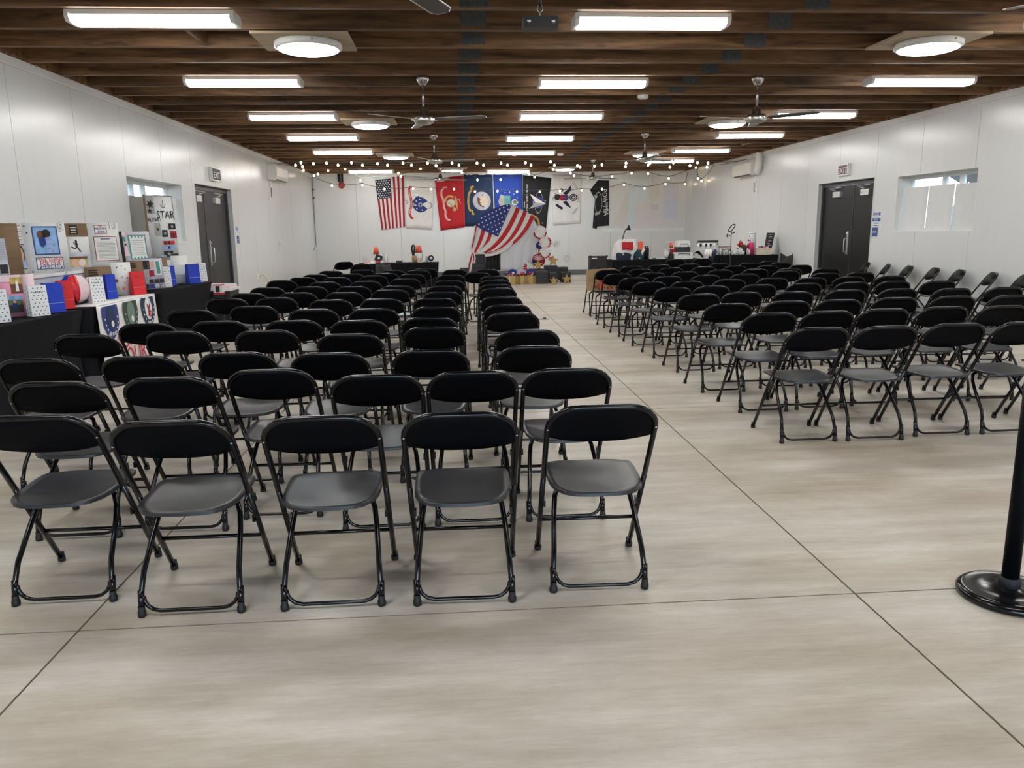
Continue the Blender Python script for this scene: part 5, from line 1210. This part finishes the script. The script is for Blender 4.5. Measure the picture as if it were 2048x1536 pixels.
# amplifier
t = thing('amplifier', 'black upright amplifier with a white name strip near the far wall', 'amplifier', (4.17, 22.5, 0))
mb = MB(); mb.b2((3.93, 22.5, .03), (4.41, 22.85, .73), M_DGREY); mb.build('cabinet', t)
mb = MB(); mb.b2((3.96, 22.494, .08), (4.38, 22.499, .70), M_BLK); mb.build('grille', t)
mb = MB()
for x in (3.93, 4.41):
    for z in (.05, .72): mb.ball((x, 22.5, z), .035, M_BLK, 6)
mb.build('corner_guard', t); mb = MB(); mb.b2((3.97, 22.488, .655), (4.12, 22.493, .685), M_WHITE); mb.build('name_strip', t)
mb = MB()
for x in (3.97, 4.37): mb.lathe([(.02, 0), (.02, .03)], (x, 22.65, 0), M_RUB, 8)
mb.build('foot', t)

# ================================================================== FAR LEFT TABLE GOODS
def L(u, v, Y=18.35): return at(660+u/8.533, 470+v/8.533, Y)
def desk_lamp(c, r, h, m, side, label, z0):
    c = c+Vector((0, .22, 0))
    t = thing('desk_lamp', label, 'lamp', (c.x+side*.14, c.y, z0))
    mb = MB(); mb.lathe([(.06, 0), (.06, .012), (.02, .02)], (c.x+side*.16, c.y, z0), M_WHITE, 14); mb.build('base', t)
    mb = MB(); mb.tube([(c.x+side*.16, c.y, z0+.02), (c.x+side*.17, c.y, c.z-.08), (c.x+side*.15, c.y, c.z+.04), (c.x+side*.08, c.y, c.z+.08), (c.x, c.y, c.z+.06)], .007, M_ALU, 6); mb.build('stem', t)
    mb = MB(); mb.lathe([(r*.55, h), (r*.75, h*.6), (r, 0), (r*.96, .002)], (c.x, c.y, c.z-h/2), m, 16); mb.build('lamp_shade', t)
desk_lamp(L(770, 270), .075, .17, M_CORAL, 1, 'coral shaded desk lamp on the far left table, left one', .802)
desk_lamp(L(1503, 245), .085, .17, M_CORAL, .5, 'coral shaded desk lamp on the far left table, right one', .802)
def bottle(c, r, h, m, label, z0=.802, name='bottle', cap=None):
    t = thing(name, label, 'bottle', (c.x, c.y, z0)); mb = MB(); mb.lathe([(r, 0), (r, h*.7), (r*.5, h*.85), (r*.4, h*.9)], (c.x, c.y, z0), m, 12); mb.build('bottle_body', t)
    mb = MB(); mb.lathe([(r*.45, h*.9), (r*.45, h)], (c.x, c.y, z0), cap or M_WHITE, 10); mb.build('cap', t)
bottle(L(598, 420), .036, .22, M_CLEAR, 'clear water bottle at the left of the far left table')
bottle(L(960, 420), .042, .24, M_WHITE, 'white spray bottle behind the small fan, far left table')
bottle(L(905, 420, 18.5), .025, .2, M_WHITE, 'slim white bottle beside the white spray bottle')
bottle(L(1655, 440), .03, .13, M_GREYP, 'small grey tumbler beside the round mirror', cap=M_DGREY)
def round_stand(c, r, m, label, z0=.802, name='table_mirror', cat='mirror', axis=(0.2, -1, .1)):
    t = thing(name, label, cat, (c.x, c.y, z0)); mb = MB(); mb.lathe([(r, -.015), (r, .015), (r*.85, .02)], c, m, 20, axis); mb.build('disc', t)
    mb = MB(); mb.lathe([(r*.5, .0205), (r*.48, .024)], c, M_WHITE, 14, axis); mb.build('centre', t)
    mb = MB(); mb.tube([(c.x, c.y+.01, c.z-r*.8), (c.x, c.y+.01, z0+.01)], .008, M_BLK, 6); mb.lathe([(.05, 0), (.05, .01)], (c.x, c.y+.01, z0), M_BLK, 12); mb.build('stand', t)
round_stand(L(1722, 395), .068, M_BLK, 'round black mirror on a stand at the table right end')
c = L(830, 395); t = thing('desk_fan', 'small black desk fan leaning under the left coral lamp', 'fan', (c.x, c.y, .802))
mb = MB(); R = Matrix.Rotation(.35, 3, 'Y'); mb.box(c, (.16, .09, .14), M_BLK, R); mb.build('housing', t); mb = MB(); mb.lathe([(.03, 0), (.025, .01)], (c.x+.01, c.y-.047, c.z), M_WHITE, 12, (0, -1, 0)); mb.build('hub', t)
mb = MB(); mb.tube([(c.x+.01, c.y, c.z-.05), (c.x+.03, c.y, .81)], .012, M_BLK, 6); mb.lathe([(.06, 0), (.05, .02)], (c.x+.03, c.y, .802), M_BLK, 12); mb.build('stand', t)
c = L(1430, 330); t = thing('feather_wand', 'tall black looped strap sprouting from a beige vase', 'ornament', (c.x, c.y, .802))
mb = MB(); mb.tube([L(1430, 400), L(1415, 320), L(1395, 240), L(1400, 190), L(1420, 170), L(1445, 200), L(1440, 260), L(1432, 330), L(1428, 400)], .022, M_BLK, 8); mb.build('loop', t)
mb = MB(); c2 = L(1445, 420); mb.lathe([(.05, 0), (.07, .08), (.055, .14), (.03, .17)], (c2.x, c2.y, .802), M_KRAFT, 14); mb.build('vase', t)
mb = MB(); mb.box((L(1540, 450).x, 18.4, .802+.055), (.11, .08, .11), M_CREAM); tag(mb.build('small_box', loc=(L(1540, 450).x, 18.4, .802)), 'small beige carton right of the vase', 'box')
mb = MB(); mb.grid(lambda u, v: (-2.05+.55*u, 18.0+.3*v, .806+.004*math.sin(u*20)), 10, 2, M_LPINK, .003); tag(mb.build('paper_sheet', loc=(-1.8, 18.1, .803)), 'pink and white papers spread on the far left table', 'papers')
for k in range(4):
    mb = MB(); x = -1.98+.11*k; mb.box((x, 18.22, .84), (.07, .05, .06), (M_SCROLL, M_WHITE, M_REDP, M_LPINK)[k]); tag(mb.build('small_jar', loc=(x, 18.22, .81)), 'small %s box in the row on the papers' % ('pink', 'white', 'red', 'pale pink')[k], 'box', 'little boxes on the pink papers')
c = L(1185, 455); mb = MB(); mb.box((c.x, c.y, .83), (.14, .12, .05), M_DGREY); mb.tube([(c.x, c.y, .855), (c.x+.1, c.y, .89), (c.x+.2, c.y, .81)], .004, M_WHITE, 5); tag(mb.build('tool_box', loc=(c.x, c.y, .805)), 'dark gadget with a pale cord in the middle of the table', 'gadget')
c = L(910, 560, 17.93); mb = MB()
mb.grid(lambda u, v: (c.x-.18+.42*u*(1-.18*v), 17.925+.012*math.sin(u*9), .34+.48*v), 12, 5, M_DGREY, .012, True)
mb.grid(lambda u, v: (c.x-.14+.34*u, 17.925+.2*v, .82+.004), 2, 2, M_DGREY, .006)
tag(mb.build('draped_jacket', loc=(c.x, 17.93, .34)), 'dark grey jacket hanging over the front of the far left table', 'jacket')

# ================================================================== FAR RIGHT TABLE GOODS
def Rr(u, v, Y=18.1): return at(1220+u/10.24, 430+v/10.24, Y)
ZG = .802
c = Rr(330, 700)
t = thing('laundry_pile', 'heap of white and red clothes rising beside the black gooseneck lamp', 'clothes', (c.x, c.y, ZG))
def heap(mb, cx, cy, z0, w, d, h, m, seed):
    random.seed(seed); ph = [random.uniform(0, 6) for _ in range(6)]
    def f(u, v):
        a = 2*PI*u; r = 1-v
        z = z0+h*(1-(1-v)**3)*(1+.12*math.sin(a*3+ph[0]))
        w_ = (1+.12*math.sin(a*4+ph[1]+v*5)+.06*math.sin(a*9+ph[2]))*(.30+.70*math.sqrt(max(0, 1-v**2.2)))
        if v > .999: w_ = .02
        return (cx+w/2*w_*math.cos(a), cy+d/2*w_*math.sin(a), z)
    mb.grid(f, 28, 10, m)
mb = MB(); heap(mb, c.x-.02, c.y, ZG, .56, .34, .42, M_FWHITE, 3); mb.build('white_garments', t)
p = Rr(362, 625, 17.92); mb = MB(); mb.grid(lambda u, v: (p.x-.13+.26*u, p.y+.02*math.cos(u*5), p.z-.09+.17*v-.03*(1-v)*abs(u-.4)), 8, 4, M_RED, .006); mb.build('red_garment', t)
p = Rr(625, 640, 18.05); mb = MB(); heap(mb, p.x, p.y, p.z-.08, .13, .1, .17, M_CORAL, 5); mb.build('coral_garment', t)
p = Rr(240, 860, 17.95); mb = MB(); heap(mb, p.x+.05, p.y, ZG, .34, .24, .15, M_FNAVY, 6); mb.ball((p.x+.05, p.y-.1, ZG+.12), .04, M_FWHITE, 6, (1.6, .5, .4)); mb.build('navy_garment', t)
p = Rr(590, 780, 17.98); mb = MB(); heap(mb, p.x, p.y, ZG, .24, .18, .20, mat('dark_teal_cloth', (.01, .05, .06), .8, noise=.1), 8); mb.build('teal_garment', t)
mb = MB(); mb.tube([Rr(700, 690, 17.95), Rr(640, 800, 17.93), Rr(600, 900, 17.92)], .035, M_LPINK, 8); mb.build('pale_strap', t)
random.seed(11)
p0, p1, p2, p3 = Rr(255, 515), Rr(275, 420), Rr(320, 300), Rr(365, 265)
t = thing('gooseneck_lamp', 'black gooseneck lamp standing over the white clothes', 'lamp', (p0.x, p0.y, p0.z))
mb = MB(); mb.tube([p0, p1, p2, p3], .011, M_BLK, 8); mb.lathe([(.05, -.02), (.05, .0)], p0, M_BLK, 12); mb.build('neck', t)
mb = MB(); mb.lathe([(.012, .09), (.03, .03), (.055, -.03)], p3+Vector((.02, 0, -.02)), M_BLK, 14); mb.build('lamp_shade', t)
p = Rr(745, 800); t = thing('black_bottle', 'tall black bottle with a double neck beside the clothes heap', 'bottle', (p.x, p.y, ZG)); h = p.z
mb = MB(); mb.lathe([(.062, 0), (.062, .24), (.045, .27)], (p.x, p.y, ZG), M_BLK, 14); mb.build('bottle_body', t)
mb = MB()
for d in (-.03, .03): mb.lathe([(.016, .27), (.016, .31)], (p.x+d, p.y, ZG), M_BLK, 8)
mb.build('cap', t)
def cooler(u0, u1, vt, vm, vb, Y, label, body, lid, z0):
    a = Rr(u0, vb, Y); b = Rr(u1, vt, Y); m = Rr(u0, vm, Y); t = thing('cooler', label, 'cooler', ((a.x+b.x)/2, Y+.12, z0))
    mb = MB(); mb.b2((a.x, Y, z0), (b.x, Y+.26, m.z), body); mb.build('tub', t)
    mb = MB(); mb.box(((a.x+b.x)/2, Y+.13, (m.z+b.z)/2+.002), (b.x-a.x+.01, .27, b.z-m.z), lid, taper=.86); mb.build('lid', t)
    mb = MB(); cx = (a.x+b.x)/2; w = (b.x-a.x)*.30
    mb.tube([(cx-w, Y-.02, m.z-.03), (cx-w, Y-.03, (m.z+b.z)/2), (cx+w, Y-.03, (m.z+b.z)/2), (cx+w, Y-.02, m.z-.03)], .009, M_BLK, 6); mb.build('handle', t)
    return b.z
zc = cooler(1320, 1700, 770, 800, 905, 17.78, 'low white cooler with black handle on the far right table', M_WHITE, M_WHITE, ZG)
cooler(1375, 1650, 530, 655, 765, 18.1, 'black and white cooler standing behind the low white one', M_DGREY, M_WHITE, ZG)
for (u0, u1, m, l) in ((1265, 1350, M_CORAL, 'coral lamp shade left of the coolers'),):
    c = Rr(1305, 620); desk_lamp(c, .05, .13, m, -1, 'coral shaded lamp left of the coolers on the far right table', ZG)
p = Rr(1310, 715); mb = MB(); mb.box((p.x, p.y+.1, ZG+.11), (.12, .1, .22), M_FRED); tag(mb.build('red_box', loc=(p.x, p.y+.1, ZG)), 'dark red carton under the coral lamp, far right table', 'box')
p = Rr(1228, 780, 18.0); mb = MB(); heap(mb, p.x, p.y-.1, ZG, .12, .1, .13, M_BLK, 9); tag(mb.build('black_pouch', loc=(p.x, p.y, ZG)), 'black pouch left of the low white cooler', 'pouch')
p = Rr(1125, 800); bottle(p, .028, .24, M_WHITE, 'slim white bottle left of the black pouch'); bottle(Rr(1165, 800), .03, .20, M_WHITE, 'second white bottle just right of the slim one')
mb = MB(); p = Rr(880, 880); 
for k in range(4): mb.box((p.x+.07*k-.02, p.y-.05*k+.05, ZG+.012+.001*k), (.12, .09, .02), (M_WHITE, M_DGREY, M_ALU, M_WHITE)[k])
tag(mb.build('tray_of_tools', loc=(p.x, p.y, ZG)), 'flat pale and dark trays between the black bottle and the coolers', 'tray')
mb = MB(); p = Rr(1770, 840, 18.0); mb.grid(lambda u, v: (p.x-.12+.30*u, p.y+.12*v, ZG+.02+.16*math.sin(PI*u)*(1-.3*v)), 10, 4, M_BLK, .01); tag(mb.build('black_bag', loc=(p.x, p.y, ZG)), 'black soft bag right of the low white cooler', 'bag')
# corner table goods (z .86)
def K(u, v, Y=18.40): return at(1380+u/9.309, 430+v/9.309, Y)
ZK = .862
c = K(330, 620, 18.50); t = thing('shirt_pile', 'pile of white garments with black prints, sleeves hanging over the edge', 'clothes', (c.x, c.y, ZK))
mb = MB()
for k, u in enumerate((195, 290, 375, 440)): p = K(u, 620, 18.40); heap(mb, p.x, p.y, ZK, .19, .2, .25, M_FWHITE, 20+k)
mb.build('white_garments', t); mb = MB()
for u in (200, 300, 385): p = K(u, 560, 18.28); mb.ball((p.x, p.y, p.z), .03, M_BLK, 6, (1, .4, 1.3))
mb.build('black_print', t); mb = MB(); 
for k in range(3): mb.tube([K(300+k*45, 660, 18.10), K(290+k*45, 720, 18.00), K(270+k*55, 770, 18.00)], .03, M_FWHITE, 7)
mb.tube([K(470, 670, 18.12), K(420, 760, 18.02), K(400, 860, 18.05)], .05, M_FNAVY, 7); mb.build('hanging_sleeve', t)
p = K(385, 505, 18.70); mb = MB(); mb.b2((p.x-.33, 18.65, ZK+.001), (p.x+.17, 18.80, p.z+.0), M_GREYP); mb.b2((p.x-.30, 18.64, p.z+.001), (p.x+.17, 18.80, p.z+.04), M_DGREY); tag(mb.build('grey_bin', loc=(p.x, 18.70, ZK)), 'grey bin with dark lid behind the white garments', 'storage bin')
p = K(600, 570, 18.50); p.x += .02; t = thing('printed_carton', 'grey and white carton with a red stripe behind the stand pole', 'carton', (p.x, p.y, ZK))
mb = MB(); R = Matrix.Rotation(.15, 3, 'Z'); mb.box((p.x, p.y+.1, ZK+.10), (.42, .2, .20), M_GREYP, R); mb.build('carton_body', t); mb = MB(); mb.box((p.x+.02, p.y-.008, ZK+.16), (.34, .006, .03), M_WHITE, R); mb.box((p.x+.02, p.y-.012, ZK+.185), (.28, .005, .012), M_REDP, R); mb.build('stripe', t)
random.seed(5)
c = K(800, 680, 18.30)
for k in range(16):
    x = c.x-.42+.056*k; y = 18.18+random.uniform(0, .16); r = .026; h = random.uniform(.08, .14)
    t = MB(); t.lathe([(r*.8, 0), (r, h*.7), (r*.9, h)], (x, y, ZK), M_CLEAR if k % 2 else M_WHITE, 8); t.lathe([(r*.5, h), (r*.4, h+.03)], (x, y, ZK), M_BLK if k % 3 == 0 else M_WHITE, 6)
    tag(t.build('small_bottle', loc=(x, y, ZK)), 'small clear or white bottle in the cluster right of the stand pole', 'bottle', 'cluster of small bottles on the corner table')
c = K(1030, 540, 18.50); t = thing('flower_vase', 'red flowers in a dark vase on the corner table', 'flowers', (c.x, c.y, ZK))
mb = MB(); mb.lathe([(.05, 0), (.065, .08), (.04, .17)], (c.x+.01, c.y, ZK), M_BLK, 12); mb.build('vase', t)
mb = MB()
for k in range(14): mb.ball((c.x+random.uniform(-.16, .14), c.y+random.uniform(-.08, .08), c.z+random.uniform(-.07, .09)), random.uniform(.025, .045), (M_RED, M_REDF, M_BROWNP)[k % 3], 5)
mb.build('blossoms', t); mb = MB()
for k in range(7): a = random.uniform(-.12, .12); mb.tube([(c.x+.01, c.y, ZK+.15), (c.x+a, c.y, c.z)], .005, M_GREEN, 4)
for k in range(8): mb.ball((c.x+random.uniform(-.1, .1), c.y, c.z-.1+random.uniform(-.06, .04)), .028, M_GREEN, 4, (1, .4, .7))
mb.build('stems', t)
c = K(1140, 640, 18.25); t = thing('magenta_tumbler', 'tall magenta tumbler beside the red flowers', 'cup', (c.x, c.y, ZK)); mb = MB(); mb.lathe([(.055, 0), (.062, .28), (.06, .285)], (c.x, c.y, ZK), M_MAGENTA, 18); mb.build('cup_body', t)
mb = MB(); mb.tube([(c.x-.02, c.y, ZK+.286), (c.x-.06, c.y, ZK+.46)], .006, M_BLK, 5); mb.build('straw', t)
c = K(1160, 440, 18.73); t = thing('frosted_canister', 'tall frosted white canister behind the magenta tumbler', 'canister', (c.x, c.y, ZK)); mb = MB(); mb.lathe([(.085, 0), (.085, c.z-ZK+.12)], (c.x, c.y, ZK), mat('frosted', (.66, .68, .70), .4, noise=.1), 18); mb.build('canister_body', t); mb = MB(); mb.lathe([(.089, c.z-ZK+.121), (.089, c.z-ZK+.145)], (c.x, c.y, ZK), M_WHITE, 18); mb.build('lid', t)
c = K(1340, 660, 18.30); t = thing('cream_basket', 'cream box heaped with papers and red and blue bits', 'basket', (c.x, c.y, ZK)); mb = MB(); mb.box((c.x-.03, c.y-.12, ZK+.075), (.34, .2, .15), M_CREAM); mb.build('box_body', t)
mb = MB()
for k in range(9): mb.box((c.x-.17+.034*k, c.y-.16+random.uniform(0, .08), ZK+.165+random.uniform(0, .02)), (.06, .04, .03), (M_WHITE, M_REDP, M_LPINK, M_DBLUE, M_CREAM)[k % 5], Matrix.Rotation(random.uniform(-.5, .5), 3, 'Y'))
mb.build('contents', t)
# chalkboard easel
t = thing('chalkboard_sign', 'black A-frame chalkboard with white writing on the corner table', 'sign', (K(1500, 700, 18.40).x, 18.40, ZK))
bl, br = K(1385, 690, 18.25), K(1500, 700, 18.25); tl, tr = K(1445, 335, 18.50), K(1580, 335, 18.50)
for p in (bl, br): p.z = ZK+.002
q = Quad(bl, br, tr, tl); mb = MB(); q.sheet(mb, M_BLK, 1, 1, .02); mb.build('board_front', t)
b2_, t2_ = Vector((br.x+.16, 18.70, ZK+.002)), tr+Vector((.0, .03, 0)); mb = MB(); mb.add([br+Vector((0, .02, 0)), b2_, t2_, tr+Vector((-.01, .01, 0))], [(0, 1, 2, 3)], M_DGREY); q2 = Quad(bl+Vector((.16, .42, 0)), b2_, t2_, tl+Vector((0, .03, 0))); q2.sheet(mb, M_BLK, 1, 1, .02); mb.build('board_back', t)
mb = MB()
for v, a, b in ((.93, .15, .85), (.82, .3, .7), (.76, .25, .75), (.62, .3, .75), (.5, .2, .5), (.42, .35, .8), (.3, .2, .45), (.28, .55, .8)): q.band(mb, [(a+(b-a)*k/8, v+.012*(-1)**k) for k in range(9)], .004, M_WHITE, .004)
mb.build('chalk_writing', t)
# V-backed folding camp chair by the right wall
t = thing('camp_chair', 'black camp chair with a notched sling back near the right wall', 'chair', (7.35, 17.6, 0))
y = 17.5; pl, pr = at(1562.5, 506, y), at(1586, 509, y); mb = MB(); mid = at(1574, 513, y)
mb.poly([(pl.x, y, pl.z), (pl.x, y, pl.z-.25), (pr.x, y, pr.z-.27), (pr.x, y, pr.z), (mid.x, y+.02, mid.z)], M_DGREY, .01); mb.build('sling_back', t)
for dx, x in ((0, pl.x), (0, pr.x)):
    for yy in (y+.02, y-.36): mb = MB(); mb.tube([(x, yy, .01), (x, y+.012, pl.z-.01) if yy > y else (x, y+.0, .5)], .011, M_BLKM, 6); mb.build('leg', t)
mb = MB(); mb.b2((pl.x, y-.36, .40), (pr.x, y, .42), M_DGREY); mb.build('seat', t)
p = atZ(812, 626, .49); t = thing('program_booklet', 'pale blue booklet with a dark mark lying on a left block seat', 'booklet', (p.x, p.y, .474))
mb = MB(); mb.b2((p.x-.12, p.y-.16, .474), (p.x+.10, p.y+.14, .486), mat('pale_blue_paper', (.55, .66, .72), .5, noise=.05)); mb.build('cover', t)
mb = MB(); mb.b2((p.x-.02, p.y-.02, .4862), (p.x+.06, p.y+.08, .488), M_NAVY); mb.build('printed_mark', t)
# phone ring light stand
Yr = 17.6
rc = at(1463.5, 456, Yr); t = thing('ring_light_stand', 'black ring light on a thin stand with two phone holders', 'ring light', (at(1460.5, 520, Yr).x, Yr, 0)); bx_ = at(1460.5, 520, Yr).x
ax = Vector((math.cos(.85), 0, math.sin(.85))); ay = Vector((.1, -.5, .28)).normalized(); mb = MB()
R1 = .105
mb.tube([rc+ax*R1*math.cos(k*PI/12)+Vector((-math.sin(.85), -.35, math.cos(.85)))*R1*.42*math.sin(k*PI/12) for k in range(24)], .011, M_BLK, 6, closed=True); mb.build('ring_lamp', t)
mb = MB(); mb.tube([(bx_, Yr, .02), (bx_, Yr, .9)], .010, M_BLK, 8); mb.tube([(bx_, Yr, .9), (bx_, Yr, rc.z-.08)], .007, M_BLK, 8); mb.lathe([(.014, -.02), (.014, .02)], (bx_, Yr, .9), M_BLK, 8); mb.build('pole', t)
h1 = at(1454.5, 471, Yr); h2 = at(1468, 465, Yr); mb = MB(); mb.tube([(bx_, Yr, h1.z), h1], .007, M_BLK, 6); mb.box(h1, (.02, .03, .075), M_BLK); mb.tube([(bx_, Yr, h1.z+.02), h2], .008, M_BLK, 6); mb.box(h2, (.035, .03, .03), M_BLK); mb.ball((bx_, Yr, h1.z+.07), .02, M_BLK, 6); mb.build('phone_holder', t)
for k in range(3):
    a = k*2*PI/3+.4; mb = MB(); mb.tube([(bx_, Yr, .22), (bx_+.2*math.cos(a), Yr+.2*math.sin(a), .008)], .008, M_BLK, 6); mb.build('leg', t)
# paper bag with red flowers on a chair of the right block
x0_, y0_ = RP[0][1]; zb = .475
t = thing('floral_paper_bag', 'brown paper bag with a red floral print on a right block chair', 'bag', (x0_+.0, y0_, zb))
xa, xb, ya, yb, hh = x0_-.30, x0_+.17, y0_-.03, y0_+.20, .36
mb = MB(); a = [(xa, ya, zb), (xb, ya, zb), (xb, yb, zb), (xa, yb, zb)]; b = [(xa-.01, ya-.0, zb+hh), (xb+.01, ya-.0, zb+hh), (xb+.01, yb, zb+hh+.01), (xa-.01, yb, zb+hh-.01)]
mb.add(a+b, [(3, 2, 1, 0), (0, 1, 5, 4), (1, 2, 6, 5), (2, 3, 7, 6), (3, 0, 4, 7)], M_KRAFT); mb.build('bag_body', t)
q = Quad((xa, ya, zb), (xb, ya, zb), (xb, ya, zb+hh*.6), (xa, ya, zb+hh*.6)); mb = MB(); random.seed(4)
for k in range(46): q.star(mb, random.uniform(.22, .95), random.uniform(.12, .95), random.uniform(.018, .034), (M_FRED, M_CORAL, M_BROWNP)[k % 3], .003, random.uniform(0, 3), 5, .35)
q.disc(mb, .5, .5, .05, M_CORAL, .004, 10); mb.build('floral_print', t)

# ================================================================== lettering becomes plain mesh
bpy.context.view_layer.update()
_dg = bpy.context.evaluated_depsgraph_get()
for o in [o for o in S.objects if o.type == 'FONT']:
    me = bpy.data.meshes.new_from_object(o.evaluated_get(_dg)); n = bpy.data.objects.new('lettering', me); COL.objects.link(n)
    n.parent = o.parent; n.matrix_basis = o.matrix_basis.copy(); bpy.data.objects.remove(o, do_unlink=True)
